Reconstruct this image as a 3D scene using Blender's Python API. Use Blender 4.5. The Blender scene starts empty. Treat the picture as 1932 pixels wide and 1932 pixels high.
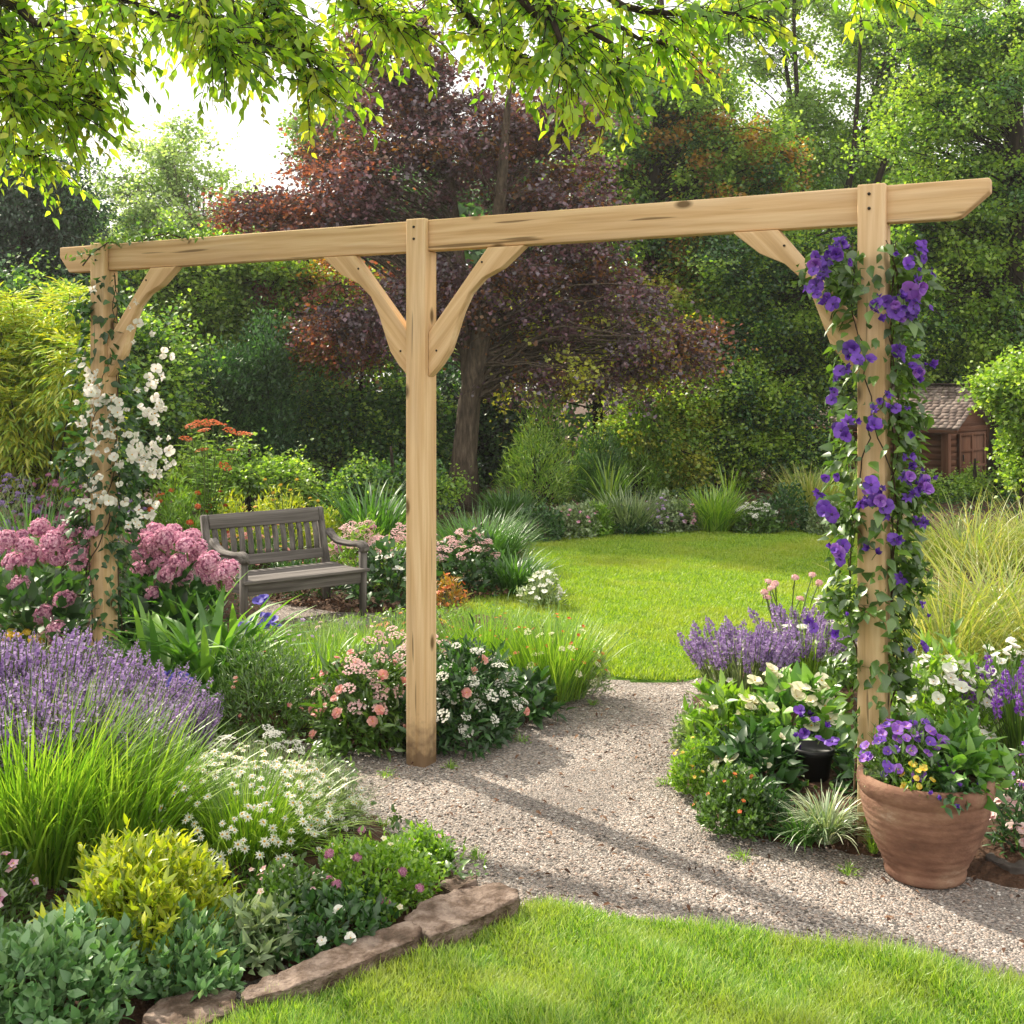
import bpy, math, random
import numpy as np
from mathutils import Vector, Matrix, Quaternion
from mathutils import noise as _noise
R0 = np.random.default_rng(11)
random.seed(5)
C = bpy.context.scene.collection
FPX = 1200.0; EYE = 1.626
# read a spot on the ground (or at depth Y) off the photograph's own coordinates
def G(px, py, z=0.0):
    Y = (EYE - z) * FPX / ((py - 715) * .53)
    return np.array([(px - 966) * .53 * Y / FPX, Y, z])
def D(px, py, Y):
    return np.array([(px - 966) * .53 * Y / FPX, Y, EYE - (py - 715) * .53 * Y / FPX])
def nrm(a):
    return a / np.maximum(np.linalg.norm(a, axis=-1, keepdims=True), 1e-9)
def lin(h):
    h = h.lstrip('#'); o = []
    for i in (0, 2, 4):
        c = int(h[i:i+2], 16) / 255
        o.append(c / 12.92 if c < .04045 else ((c + .055) / 1.055) ** 2.4)
    return tuple(o)

# ---------------------------------------------------------------- materials
def newmat(name):
    m = bpy.data.materials.new(name); m.use_nodes = True
    nt = m.node_tree; nt.nodes.clear()
    out = nt.nodes.new('ShaderNodeOutputMaterial')
    return m, nt, out
def ramp(nt, cols, fac, interp='LINEAR'):
    r = nt.nodes.new('ShaderNodeValToRGB'); r.color_ramp.interpolation = interp
    e = r.color_ramp.elements
    while len(e) < len(cols): e.new(.5)
    for i, c in enumerate(cols):
        e[i].position = i / max(1, len(cols) - 1) if not isinstance(c[0], tuple) else c[1]
        cc = c if not isinstance(c[0], tuple) else c[0]
        e[i].color = (*cc, 1)
    nt.links.new(fac, r.inputs[0]); return r.outputs[0]
def leafmat(name, cols, tr=.35, gloss=.06, rough=.4, trc=None, patch=None):
    m, nt, out = newmat(name)
    g = nt.nodes.new('ShaderNodeNewGeometry')
    col = ramp(nt, cols, g.outputs['Random Per Island'])
    if patch:   # patches of thinner, paler turf
        tcn = nt.nodes.new('ShaderNodeTexCoord'); pn = nt.nodes.new('ShaderNodeTexNoise'); pn.inputs['Scale'].default_value = patch[0]; pn.inputs['Detail'].default_value = 3
        nt.links.new(tcn.outputs['Object'], pn.inputs[0]); pm = nt.nodes.new('ShaderNodeMapRange'); pm.inputs[1].default_value = .45; pm.inputs[2].default_value = .68; pm.inputs[4].default_value = .8
        nt.links.new(pn.outputs[0], pm.inputs[0]); px_ = nt.nodes.new('ShaderNodeMix'); px_.data_type = 'RGBA'; nt.links.new(pm.outputs[0], px_.inputs[0]); nt.links.new(col, px_.inputs[6]); px_.inputs[7].default_value = (*patch[1], 1); col = px_.outputs[2]
    d = nt.nodes.new('ShaderNodeBsdfDiffuse'); nt.links.new(col, d.inputs[0])
    t = nt.nodes.new('ShaderNodeBsdfTranslucent')
    mx = nt.nodes.new('ShaderNodeMix'); mx.data_type = 'RGBA'; mx.blend_type = 'MULTIPLY'; mx.inputs[0].default_value = 1
    nt.links.new(col, mx.inputs[6]); mx.inputs[7].default_value = (*(trc or (1.5, 1.5, .7)), 1)
    nt.links.new(mx.outputs[2], t.inputs[0])
    m1 = nt.nodes.new('ShaderNodeMixShader'); m1.inputs[0].default_value = tr
    nt.links.new(d.outputs[0], m1.inputs[1]); nt.links.new(t.outputs[0], m1.inputs[2])
    last = m1
    if gloss > 0:
        gl = nt.nodes.new('ShaderNodeBsdfGlossy'); gl.inputs['Roughness'].default_value = rough
        gl.inputs[0].default_value = (1, 1, 1, 1)
        m2 = nt.nodes.new('ShaderNodeMixShader'); m2.inputs[0].default_value = gloss
        nt.links.new(m1.outputs[0], m2.inputs[1]); nt.links.new(gl.outputs[0], m2.inputs[2]); last = m2
    nt.links.new(last.outputs[0], out.inputs[0])
    return m
def noisemat(name, cols, scale=8, detail=6, rough=.85, bump=.3, bscale=None, stretch=(1, 1, 1), dist=0.01, island=0):
    m, nt, out = newmat(name)
    tc = nt.nodes.new('ShaderNodeTexCoord'); mp = nt.nodes.new('ShaderNodeMapping')
    mp.inputs['Scale'].default_value = stretch; nt.links.new(tc.outputs['Object'], mp.inputs[0])
    n = nt.nodes.new('ShaderNodeTexNoise'); n.inputs['Scale'].default_value = scale; n.inputs['Detail'].default_value = detail
    n.inputs['Roughness'].default_value = .65
    nt.links.new(mp.outputs[0], n.inputs[0])
    fac = n.outputs[0]
    mr = nt.nodes.new('ShaderNodeMapRange'); mr.inputs[1].default_value = .28; mr.inputs[2].default_value = .72
    nt.links.new(fac, mr.inputs[0]); fac = mr.outputs[0]
    if island:
        g = nt.nodes.new('ShaderNodeNewGeometry'); mm = nt.nodes.new('ShaderNodeMix'); mm.inputs[0].default_value = island
        nt.links.new(fac, mm.inputs[2]); nt.links.new(g.outputs['Random Per Island'], mm.inputs[3]); fac = mm.outputs[0]
    col = ramp(nt, cols, fac)
    b = nt.nodes.new('ShaderNodeBsdfPrincipled'); b.inputs['Roughness'].default_value = rough
    b.inputs['Specular IOR Level'].default_value = .3
    nt.links.new(col, b.inputs['Base Color'])
    n2 = nt.nodes.new('ShaderNodeTexNoise'); n2.inputs['Scale'].default_value = bscale or scale * 3; n2.inputs['Detail'].default_value = 6
    nt.links.new(mp.outputs[0], n2.inputs[0])
    bp = nt.nodes.new('ShaderNodeBump'); bp.inputs['Strength'].default_value = bump; bp.inputs['Distance'].default_value = dist
    nt.links.new(n2.outputs[0], bp.inputs['Height']); nt.links.new(bp.outputs[0], b.inputs['Normal'])
    nt.links.new(b.outputs[0], out.inputs[0])
    return m
def woodmat(name, rot, cols, knots=True, grain=60, bump=.5, rough=.8, foot=False):
    """grain runs along the mapped X axis"""
    m, nt, out = newmat(name); N = nt.nodes.new; L = nt.links.new
    tc = N('ShaderNodeTexCoord'); mp = N('ShaderNodeMapping'); mp.vector_type = 'TEXTURE'
    mp.inputs['Rotation'].default_value = rot
    L(tc.outputs['Object'], mp.inputs[0])
    # gentle wander
    w = N('ShaderNodeTexNoise'); w.inputs['Scale'].default_value = .9; w.inputs['Detail'].default_value = 2
    L(mp.outputs[0], w.inputs[0])
    sc = N('ShaderNodeMapping'); sc.inputs['Scale'].default_value = (.8, 34, 34); L(mp.outputs[0], sc.inputs[0])
    ad = N('ShaderNodeVectorMath'); ad.operation = 'MULTIPLY_ADD'; L(w.outputs['Color'], ad.inputs[0])
    ad.inputs[1].default_value = (0, 2.6, 2.6); L(sc.outputs[0], ad.inputs[2])
    vec = ad.outputs[0]
    if knots:
        v = N('ShaderNodeTexVoronoi'); v.inputs['Scale'].default_value = 1.0
        km = N('ShaderNodeMapping'); km.inputs['Scale'].default_value = (3.2, 7, 7); L(mp.outputs[0], km.inputs[0])
        L(km.outputs[0], v.inputs['Vector'])
        kr = N('ShaderNodeMapRange'); kr.inputs[1].default_value = .07; kr.inputs[2].default_value = .14
        kr.inputs[3].default_value = 1; kr.inputs[4].default_value = 0; L(v.outputs['Distance'], kr.inputs[0])
    wv = N('ShaderNodeTexNoise'); wv.inputs['Scale'].default_value = 1.0; wv.inputs['Detail'].default_value = 3; L(vec, wv.inputs[0])
    mr = N('ShaderNodeMapRange'); mr.inputs[1].default_value = .3; mr.inputs[2].default_value = .7; L(wv.outputs[0], mr.inputs[0])
    fine = N('ShaderNodeTexNoise'); fine.inputs['Scale'].default_value = 1; fine.inputs['Detail'].default_value = 4
    fm = N('ShaderNodeMapping'); fm.inputs['Scale'].default_value = (4, grain * 1.9, grain * 1.9); L(mp.outputs[0], fm.inputs[0]); L(fm.outputs[0], fine.inputs[0])
    mm = N('ShaderNodeMix'); mm.inputs[0].default_value = .5; L(mr.outputs[0], mm.inputs[2]); L(fine.outputs[0], mm.inputs[3])
    col = ramp(nt, cols, mm.outputs[0])
    # long dark drying cracks
    ck = N('ShaderNodeTexNoise'); ck.inputs['Scale'].default_value = 1; ck.inputs['Detail'].default_value = 1
    cm = N('ShaderNodeMapping'); cm.inputs['Scale'].default_value = (1.7, 46, 46); cm.inputs['Location'].default_value = (3, 7, 1); L(mp.outputs[0], cm.inputs[0]); L(cm.outputs[0], ck.inputs[0])
    cr = N('ShaderNodeMapRange'); cr.inputs[1].default_value = .70; cr.inputs[2].default_value = .73; cr.inputs[4].default_value = .75; L(ck.outputs[0], cr.inputs[0])
    mk = N('ShaderNodeMix'); mk.data_type = 'RGBA'; L(cr.outputs[0], mk.inputs[0]); L(col, mk.inputs[6])
    mk.inputs[7].default_value = (*[c * .35 for c in cols[0]], 1); col = mk.outputs[2]
    if knots:
        mk = N('ShaderNodeMix'); mk.data_type = 'RGBA'; L(kr.outputs[0], mk.inputs[0]); L(col, mk.inputs[6])
        mk.inputs[7].default_value = (*[c * .42 for c in cols[0]], 1); col = mk.outputs[2]
    # grey weathering in long streaks
    wn = N('ShaderNodeTexNoise'); wn.inputs['Scale'].default_value = 1; wn.inputs['Detail'].default_value = 6; wm = N('ShaderNodeMapping'); wm.inputs['Scale'].default_value = (1.3, 9, 9); wm.inputs['Location'].default_value = (5, 2, 8)
    L(mp.outputs[0], wm.inputs[0]); L(wm.outputs[0], wn.inputs[0]); wr = N('ShaderNodeMapRange'); wr.inputs[1].default_value = .5; wr.inputs[2].default_value = .75; wr.inputs[4].default_value = .25; L(wn.outputs[0], wr.inputs[0])
    wk = N('ShaderNodeMix'); wk.data_type = 'RGBA'; L(wr.outputs[0], wk.inputs[0]); L(col, wk.inputs[6]); wk.inputs[7].default_value = (*[sum(cols[1]) / 3 * k for k in (1.08, 1.0, .9)], 1); col = wk.outputs[2]
    if foot:   # soil splashed up the foot of the post
        sx = N('ShaderNodeSeparateXYZ'); L(tc.outputs['Object'], sx.inputs[0]); fn = N('ShaderNodeTexNoise'); fn.inputs['Scale'].default_value = 22; fn.inputs['Detail'].default_value = 8; L(tc.outputs['Object'], fn.inputs[0])
        fa = N('ShaderNodeMath'); fa.operation = 'MULTIPLY_ADD'; L(fn.outputs[0], fa.inputs[0]); fa.inputs[1].default_value = -.35; L(sx.outputs[2], fa.inputs[2])
        fr_ = N('ShaderNodeMapRange'); fr_.inputs[1].default_value = -.14; fr_.inputs[2].default_value = .03; fr_.inputs[3].default_value = .85; fr_.inputs[4].default_value = 0; L(fa.outputs[0], fr_.inputs[0])
        fk = N('ShaderNodeMix'); fk.data_type = 'RGBA'; L(fr_.outputs[0], fk.inputs[0]); L(col, fk.inputs[6]); fk.inputs[7].default_value = (*lin('#6b5442'), 1); col = fk.outputs[2]
    b = N('ShaderNodeBsdfPrincipled'); b.inputs['Roughness'].default_value = rough; b.inputs['Specular IOR Level'].default_value = .15
    L(col, b.inputs['Base Color'])
    bp = N('ShaderNodeBump'); bp.inputs['Strength'].default_value = bump; bp.inputs['Distance'].default_value = .004
    L(mm.outputs[0], bp.inputs['Height']); L(bp.outputs[0], b.inputs['Normal'])
    L(b.outputs[0], out.inputs[0]); return m
def plain(name, c, rough=.6, metal=0, spec=.3):
    m, nt, out = newmat(name)
    b = nt.nodes.new('ShaderNodeBsdfPrincipled'); b.inputs['Base Color'].default_value = (*c, 1)
    b.inputs['Roughness'].default_value = rough; b.inputs['Metallic'].default_value = metal; b.inputs['Specular IOR Level'].default_value = spec
    nt.links.new(b.outputs[0], out.inputs[0]); return m

# ---------------------------------------------------------------- mesh collecting
class MB:
    def __init__(s): s.V = []; s.F = []; s.n = 0
    def add(s, V, F, mat=0):
        V = np.asarray(V, float).reshape(-1, 3); F = np.asarray(F, int)
        s.V.append(V); s.F.append((F + s.n, mat)); s.n += len(V); return s
    def merge(s, o, M=None):
        base = s.n
        for v in o.V: s.V.append(v if M is None else v @ np.array(M)[:3, :3].T + np.array(M)[:3, 3])
        for f, m in o.F: s.F.append((f + base, m))
        s.n += o.n; return s
    def mesh(s, name, mats, smooth=False):
        me = bpy.data.meshes.new(name)
        V = np.concatenate(s.V); me.vertices.add(len(V)); me.vertices.foreach_set('co', V.astype(np.float32).ravel())
        lv = []; ls = []; mi = []; o = 0
        for F, m in s.F:
            if len(F) == 0: continue
            k = F.shape[1]; lv.append(F.ravel()); ls.append(o + np.arange(len(F)) * k); o += F.size
            mi.append(np.full(len(F), m))
        lv = np.concatenate(lv); ls = np.concatenate(ls); mi = np.concatenate(mi)
        me.loops.add(len(lv)); me.loops.foreach_set('vertex_index', lv.astype(np.int32))
        me.polygons.add(len(ls)); me.polygons.foreach_set('loop_start', ls.astype(np.int32))
        me.polygons.foreach_set('material_index', mi.astype(np.int32))
        if smooth: me.polygons.foreach_set('use_smooth', np.ones(len(ls), bool))
        for mt in (mats if isinstance(mats, (list, tuple)) else [mats]): me.materials.append(mt)
        me.update(calc_edges=True); return me
    def build(s, name, mats, parent=None, smooth=False, loc=None):
        me = s.mesh(name, mats, smooth)
        o = bpy.data.objects.new(name, me); C.objects.link(o)
        if parent is not None: o.parent = parent
        if loc is not None: o.location = loc
        return o
def tag(o, label=None, cat=None, group=None, kind=None):
    if label: o['label'] = label
    if cat: o['category'] = cat
    if group: o['group'] = group
    if kind: o['kind'] = kind
    return o
def empty(name, loc, rz=0):
    o = bpy.data.objects.new(name, None); C.objects.link(o); o.location = tuple(map(float, loc)); o.rotation_euler = (0, 0, rz)
    o.empty_display_size = .05; return o
def box(mb, c, d, rot=None, bev=.0, mat=0):
    """box centred at c, size d, with chamfered long edges when bev>0"""
    x, y, z = [k / 2 for k in d]; b = bev
    if b <= 0:
        V = np.array([[sx*x, sy*y, sz*z] for sx in (-1, 1) for sy in (-1, 1) for sz in (-1, 1)])
        F = np.array([[0,1,3,2],[4,6,7,5],[0,4,5,1],[2,3,7,6],[0,2,6,4],[1,5,7,3]])
        if rot is not None: V = V @ np.array(rot).T
        mb.add(V + np.array(c), F, mat); return mb
    import bmesh
    bm = bmesh.new(); bmesh.ops.create_cube(bm, size=1)
    bmesh.ops.scale(bm, vec=d, verts=bm.verts); bmesh.ops.bevel(bm, geom=bm.edges[:], offset=b, segments=2, affect='EDGES', profile=.6)
    add_bm(mb, bm, c, rot, mat); return mb
def add_bm(mb, bm, c=(0, 0, 0), rot=None, mat=0):
    bm.verts.ensure_lookup_table(); bm.verts.index_update()
    V = np.array([v.co[:] for v in bm.verts])
    if rot is not None: V = V @ np.array(rot).T
    V = V + np.array(c); base = None
    by = {}
    for f in bm.faces: by.setdefault(len(f.verts), []).append([v.index for v in f.verts])
    first = True; n0 = mb.n
    mb.V.append(V)
    for k, fs in by.items(): mb.F.append((np.array(fs) + n0, mat))
    mb.n += len(V); bm.free(); return mb
def prism(mb, pts, y0, y1, mat=0, bev=0.0):
    """outline pts in (x,z), extruded y0..y1"""
    import bmesh
    bm = bmesh.new(); a = [bm.verts.new((p[0], y0, p[1])) for p in pts]
    f = bm.faces.new(a); r = bmesh.ops.extrude_face_region(bm, geom=[f])
    for v in r['geom']:
        if isinstance(v, bmesh.types.BMVert): v.co.y = y1
    bmesh.ops.recalc_face_normals(bm, faces=bm.faces[:])
    if bev > 0: bmesh.ops.bevel(bm, geom=bm.edges[:], offset=bev, segments=2, affect='EDGES', profile=.6)
    add_bm(mb, bm, mat=mat); return mb
def tube(mb, P, r, n=6, mat=0, cap=True):
    P = np.asarray(P, float); k = len(P); r = np.broadcast_to(np.asarray(r, float), (k,))
    T = nrm(np.gradient(P, axis=0)); ref = np.array([0, 0, 1.]) if abs(T[0, 2]) < .9 else np.array([1., 0, 0])
    A = nrm(np.cross(T, ref)); B = np.cross(T, A)
    th = np.arange(n) * 2 * math.pi / n
    V = P[:, None] + r[:, None, None] * (np.cos(th)[None, :, None] * A[:, None] + np.sin(th)[None, :, None] * B[:, None])
    i = np.arange(k - 1)[:, None] * n; j = np.arange(n)[None]; j2 = (j + 1) % n
    F = np.stack([i + j, i + j2, i + n + j2, i + n + j], -1).reshape(-1, 4)
    mb.add(V.reshape(-1, 3), F, mat)
    if cap:
        mb.F.append((np.arange(n)[None, ::-1] + mb.n - k * n, mat)); mb.F.append((np.arange(n)[None] + mb.n - n, mat))
    return mb
def tubes(mb, P, r, n=4, mat=0):
    """many tubes at once. P (m,k,3), r (m,k)"""
    m, k, _ = P.shape
    if m == 0: return mb
    T = nrm(np.gradient(P, axis=1)); ref = np.where(np.abs(T[..., 2:3]) < .9, np.array([0, 0, 1.]), np.array([1., 0, 0]))
    A = nrm(np.cross(T, ref)); B = np.cross(T, A); th = np.arange(n) * 2 * math.pi / n
    V = P[:, :, None] + r[:, :, None, None] * (np.cos(th)[:, None] * A[:, :, None] + np.sin(th)[:, None] * B[:, :, None])
    q = np.arange(m)[:, None, None] * k * n; i = np.arange(k - 1)[None, :, None] * n; j = np.arange(n)[None, None]; j2 = (j + 1) % n
    F = np.stack([q + i + j, q + i + j2, q + i + n + j2, q + i + n + j], -1).reshape(-1, 4)
    mb.add(V.reshape(-1, 3), F, mat); return mb
# ---------------------------------------------------------------- leaves
# template: verts (x width, y along, z up), tri/quad faces
T_DIA = (np.array([[0,0,0],[-.5,.45,.10],[0,1,-.08],[.5,.45,.10]]), [np.array([[0,3,2],[0,2,1]])])
T_NEEDLE = (np.array([[-.08,0,0],[.08,0,0],[0,1,0]]), [np.array([[0,1,2]])])
def _ovate(wmax=.55, pos=.38, k=5, droop=.25, fold=.16):
    t = np.linspace(0, 1, k + 1); w = np.interp(t, [0, .12, pos, .75, 1], [0, .55, 1, .48, 0]) * wmax / 2
    z = -droop * t ** 2; V = []
    for i in range(k + 1):
        if w[i] == 0: V.append([0, t[i], z[i]])
        else: V += [[-w[i], t[i], z[i] + fold * w[i] * 2], [0, t[i], z[i]], [w[i], t[i], z[i] + fold * w[i] * 2]]
    V = np.array(V); tri = [[0, 2, 1], [0, 3, 2]]; q = []
    for i in range(k - 2):
        a = 1 + 3 * i; q += [[a, a+1, a+4, a+3], [a+1, a+2, a+5, a+4]]
    a = 1 + 3 * (k - 2); e = len(V) - 1; tri += [[a, a+1, e], [a+1, a+2, e]]
    return V, [np.array(tri), np.array(q)]
T_OV = _ovate(); T_OV4 = _ovate(.6, .4, 3, .2, .15); T_LANCE = _ovate(.26, .4, 4, .3, .2); T_ROUND = _ovate(.85, .45, 4, .15, .1)
T_WEDGE = _ovate(.55, .62, 4, .12, .12)
def _blunt():
    V = []; t = [0, .3, .65, .9, 1.02]; w = [.06, .30, .46, .36, .12]; z = [0, .05, .05, 0, -.06]
    for a, b, c in zip(t, w, z): V += [[-b, a, c + b * .12], [0, a + (.02 if a > .8 else 0), c], [b, a, c + b * .12]]
    F = []
    for i in range(4): F += [[3*i, 3*i+1, 3*i+4, 3*i+3], [3*i+1, 3*i+2, 3*i+5, 3*i+4]]
    return np.array(V), [np.array(F)]
T_BLUNT = _blunt()
def maple_leaf():
    a = np.radians([-145, -118, -88, -60, -42, -20, 0, 20, 42, 60, 88, 118, 145]); 
    r = np.array([.25, .42, .30, .74, .40, .58, 1.0, .58, .40, .74, .30, .42, .25]) * .62
    V = np.stack([np.sin(a) * r, np.cos(a) * r + .35, -.25 * (np.abs(np.sin(a)) * r) ** 1.3], 1)
    V = np.vstack([[0, .3, .02], V]); F = [[0, i + 1, i] for i in range(1, 13)]
    return V, [np.array(F)]
T_MAPLE = maple_leaf()
def scatter(mb, T, P, Dr, Nn, S, W=1.0, mat=0):
    tv, tf = T; n = len(P)
    if n == 0: return mb
    Y = nrm(Dr); X = np.cross(Y, Nn); X = nrm(X + 1e-6); Z = np.cross(X, Y)
    S = np.broadcast_to(np.asarray(S, float), (n,))[:, None, None]; W = np.broadcast_to(np.asarray(W, float), (n,))[:, None, None]
    V = P[:, None] + S * (tv[None, :, 0:1] * W * X[:, None] + tv[None, :, 1:2] * Y[:, None] + tv[None, :, 2:3] * Z[:, None])
    base = mb.n; mb.V.append(V.reshape(-1, 3)); mb.n += V.shape[0] * V.shape[1]
    off = np.arange(n)[:, None, None] * len(tv) + base
    for f in tf: mb.F.append(((f[None] + off).reshape(-1, f.shape[1]), mat))
    return mb
def blades(mb, P, az, L, w, tilt=.1, curve=1.2, segs=4, lens=False, crease=0.0, mat=0, rng=R0, twist=0.0):
    """ribbons bending over. P (n,3)"""
    n = len(P)
    if n == 0: return mb
    b = lambda v: np.broadcast_to(np.asarray(v, float), (n,))
    az, L, w, tilt, curve = map(b, (az, L, w, tilt, curve))
    t = np.linspace(0, 1, segs + 1); ang = tilt[:, None] + curve[:, None] * t[None] ** 1.5
    dx = np.sin(ang); dz = np.cos(ang); step = L[:, None] / segs
    hx = np.concatenate([np.zeros((n, 1)), np.cumsum((dx[:, :-1] + dx[:, 1:]) / 2 * step, 1)], 1)
    hz = np.concatenate([np.zeros((n, 1)), np.cumsum((dz[:, :-1] + dz[:, 1:]) / 2 * step, 1)], 1)
    d = np.stack([np.cos(az), np.sin(az), 0 * az], 1)
    sa = az + math.pi / 2 + twist * rng.normal(size=n)
    s = np.stack([np.cos(sa), np.sin(sa), 0 * az], 1)
    Q = P[:, None] + hx[..., None] * d[:, None] + hz[..., None] * np.array([0, 0, 1.])
    prof = (np.interp(t, [0, .15, .45, .8, 1], [.18, .5, 1, .6, .03]) if lens else np.interp(t, [0, .5, .85, 1], [1, .85, .5, .06]))
    hw = w[:, None] * prof[None] / 2; k = segs + 1
    if crease > 0:
        nv = np.stack([-np.cos(ang) * 1.0, np.sin(ang)], -1)   # normal in (d,z)
        nn = nv[..., 0:1] * d[:, None] + nv[..., 1:2] * np.array([0, 0, 1.])
        up = nn * (hw * crease)[..., None]
        V = np.stack([Q - s[:, None] * hw[..., None] + up, Q, Q + s[:, None] * hw[..., None] + up], 2).reshape(-1, 3)
        a = (np.arange(n)[:, None] * k + np.arange(segs)[None]).ravel() * 3
        F = np.concatenate([np.stack([a, a+1, a+4, a+3], 1), np.stack([a+1, a+2, a+5, a+4], 1)])
    else:
        V = np.stack([Q - s[:, None] * hw[..., None], Q + s[:, None] * hw[..., None]], 2).reshape(-1, 3)
        a = (np.arange(n)[:, None] * k + np.arange(segs)[None]).ravel() * 2
        F = np.stack([a, a+1, a+3, a+2], 1)
    mb.add(V, F, mat); return mb
def unit(n, rng=R0): return nrm(rng.normal(size=(n, 3)))
def lobes(u, rng, K=16, sharp=9):
    c = unit(K, rng); c[:, 2] = np.abs(c[:, 2]); return np.exp(-(1 - np.clip(u @ c.T, -1, 1)) * sharp).max(1)
def domepts(R, H, n, rng, lump=.35, fill=.4, K=16, low=-.05):
    u = unit(n, rng); u[:, 2] = np.abs(u[:, 2]) * (1 - low) + low; u = nrm(u)
    l = lobes(u, rng, K); r = (1 - lump) + lump * l * 1.15
    rad = r * (1 - fill * rng.random(n) ** 1.3)
    return u * np.array([R, R, H]) * rad[:, None], u, r
def dome(R, H, n, T=T_OV4, size=.04, up=.5, lump=.42, fill=.4, K=16, rng=R0, jit=.7, W=1.0, mb=None, mat=0, stems=20, smat=1, z0=0.0):
    mb = mb or MB(); P, u, r = domepts(R, H, n, rng, lump, fill, K)
    # single shoots grow out past the mound
    ns = max(6, n // 45); q = rng.integers(0, n, ns); per = 7; d0 = nrm(u[q] * .6 + [0, 0, .55] + .45 * rng.normal(size=(ns, 3))); ll = min(R, H) * rng.uniform(.12, .42, ns)
    t_ = (np.arange(per) + .5) / per; SP = (P[q] / np.maximum(.6, 1))[:, None] + d0[:, None] * (ll[:, None] * t_)[..., None]; P = np.concatenate([P, SP.reshape(-1, 3)]); u = np.concatenate([u, np.repeat(d0, per, 0)]); n = len(P)
    Dr = u + np.array([0, 0, up]) + jit * rng.normal(size=(n, 3)); Nn = u * .6 + np.array([0, 0, .8]) + .5 * rng.normal(size=(n, 3))
    S = size * rng.uniform(.6, 1.25, n); P[:, 2] = np.maximum(P[:, 2], .005) + z0
    scatter(mb, T, P, Dr, Nn, S, W, mat)
    if stems:
        Q, _, _ = domepts(R * .9, H * .9, stems, rng, lump, .2, K)
        B = Q * np.array([.15, .15, 0]); M = Q * np.array([.45, .45, .6])
        PP = np.stack([B, M, Q + [0, 0, z0]], 1); rr = np.tile(np.array([.006, .004, .002]) * max(.6, min(3, H * 2)), (stems, 1)); tubes(mb, PP, rr, 4, smat)
    return mb
def grassclump(R, H, n, rng=R0, w=.008, base=.3, spread=.9, curve=1.1, segs=5, mb=None, mat=0, lens=False, crease=0.0, hv=.35, tw=.4):
    mb = mb or MB(); a = rng.random(n) * 2 * math.pi; rr = np.sqrt(rng.random(n)) * R * base
    P = np.stack([np.cos(a) * rr, np.sin(a) * rr, 0 * a], 1); az = a + rng.normal(size=n) * .5
    L = H * rng.uniform(1 - hv, 1.1, n) * 1.12
    tilt = spread * rng.random(n) * (.3 + .7 * rr / (R * base + 1e-6)); cv = curve * rng.uniform(.3, 1.3, n)
    blades(mb, P, az, L, w * rng.uniform(.7, 1.3, n), tilt, cv, segs, lens, crease, mat, rng, tw); return mb

# ---------------------------------------------------------------- flowers
def frames(U, rng=R0, spin=True):
    U = nrm(U); n = len(U); ref = np.where(np.abs(U[:, 2:3]) < .95, np.array([0, 0, 1.]), np.array([1., 0, 0]))
    A = nrm(np.cross(ref, U)); B = np.cross(U, A)
    if spin:
        t = rng.random(n)[:, None] * 2 * math.pi; A, B = A * np.cos(t) + B * np.sin(t), B * np.cos(t) - A * np.sin(t)
    return np.stack([A, B, U], 2)   # columns
def addmany(mb, proto, P, U, S, rng=R0, Fr=None):
    Fr = frames(U, rng) if Fr is None else Fr
    V = np.concatenate(proto.V); n = len(P)
    W = np.einsum('nij,vj->nvi', Fr, V) * np.asarray(S)[:, None, None] + P[:, None]
    base = mb.n; mb.V.append(W.reshape(-1, 3)); mb.n += n * len(V)
    off = np.arange(n)[:, None, None] * len(V) + base
    for f, m in proto.F: mb.F.append(((f[None] + off).reshape(-1, f.shape[1]), m))
_pm = {}
def flowers(root, proto, mats, P, U, S, name='flower', cap=85, rng=R0):
    """each flower an object of its own; past cap the farthest ones are one stuff part"""
    n = len(P); U = nrm(np.asarray(U, float)); S = np.broadcast_to(np.asarray(S, float), (n,))
    Fr = frames(U, rng); order = np.argsort(P[:, 1]); key = (id(proto), tuple(m.name for m in mats), name)
    if key not in _pm: _pm[key] = (proto.mesh(name, mats), proto)
    me = _pm[key][0]
    for i in order[:cap]:
        o = bpy.data.objects.new(name, me); C.objects.link(o); o.parent = root
        M = Matrix.Identity(4)
        for r in range(3):
            for c in range(3): M[r][c] = Fr[i, r, c] * S[i]
            M[r][3] = P[i, r]
        o.matrix_local = M
    if n > cap:
        k = order[cap:]; mb = MB(); addmany(mb, proto, P[k], U[k], S[k], rng, Fr[k])
        o = mb.build(name + '_mass', mats, root); o['kind'] = 'stuff'
def stem_down(mb, L, r=.0022, mat=0, bend=.1, rng=R0):
    z = np.linspace(0, -L, 4); x = bend * L * (z / L) ** 2; tube(mb, np.stack([x, 0 * x, z], 1), r, 4, mat, False)
def f_pompom(seed=0, n=150, flat=.75, stem=.8, fl=.17):
    rng = np.random.default_rng(seed); mb = MB(); 
    if stem: stem_down(mb, stem, .05, 1)
    u = unit(n, rng); u[:, 2] = np.abs(u[:, 2]) * 1.25 - .25; u = nrm(u); P = u * [.5, .5, .5 * flat] * rng.uniform(.86, 1.04, (n, 1))
    for k in range(4):   # four little petals to a floret
        Fr = frames(u + .25 * rng.normal(size=(n, 3)), rng, False); th = k * math.pi / 2 + rng.random(n) * .3
        Dr = Fr[..., 0] * np.cos(th)[:, None] + Fr[..., 1] * np.sin(th)[:, None] + .25 * u
        scatter(mb, T_DIA, P, Dr, u, fl * rng.uniform(.75, 1.1, n) * .5, 1.3, 0)
    # core
    a = np.linspace(0, math.pi / 2, 5); prof = np.stack([np.cos(a) * .42, np.sin(a) * .40 * flat], 1); prof = np.vstack([[.25, -.1 * flat], prof])
    lathe(mb, prof, 10, 2); return mb
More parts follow.
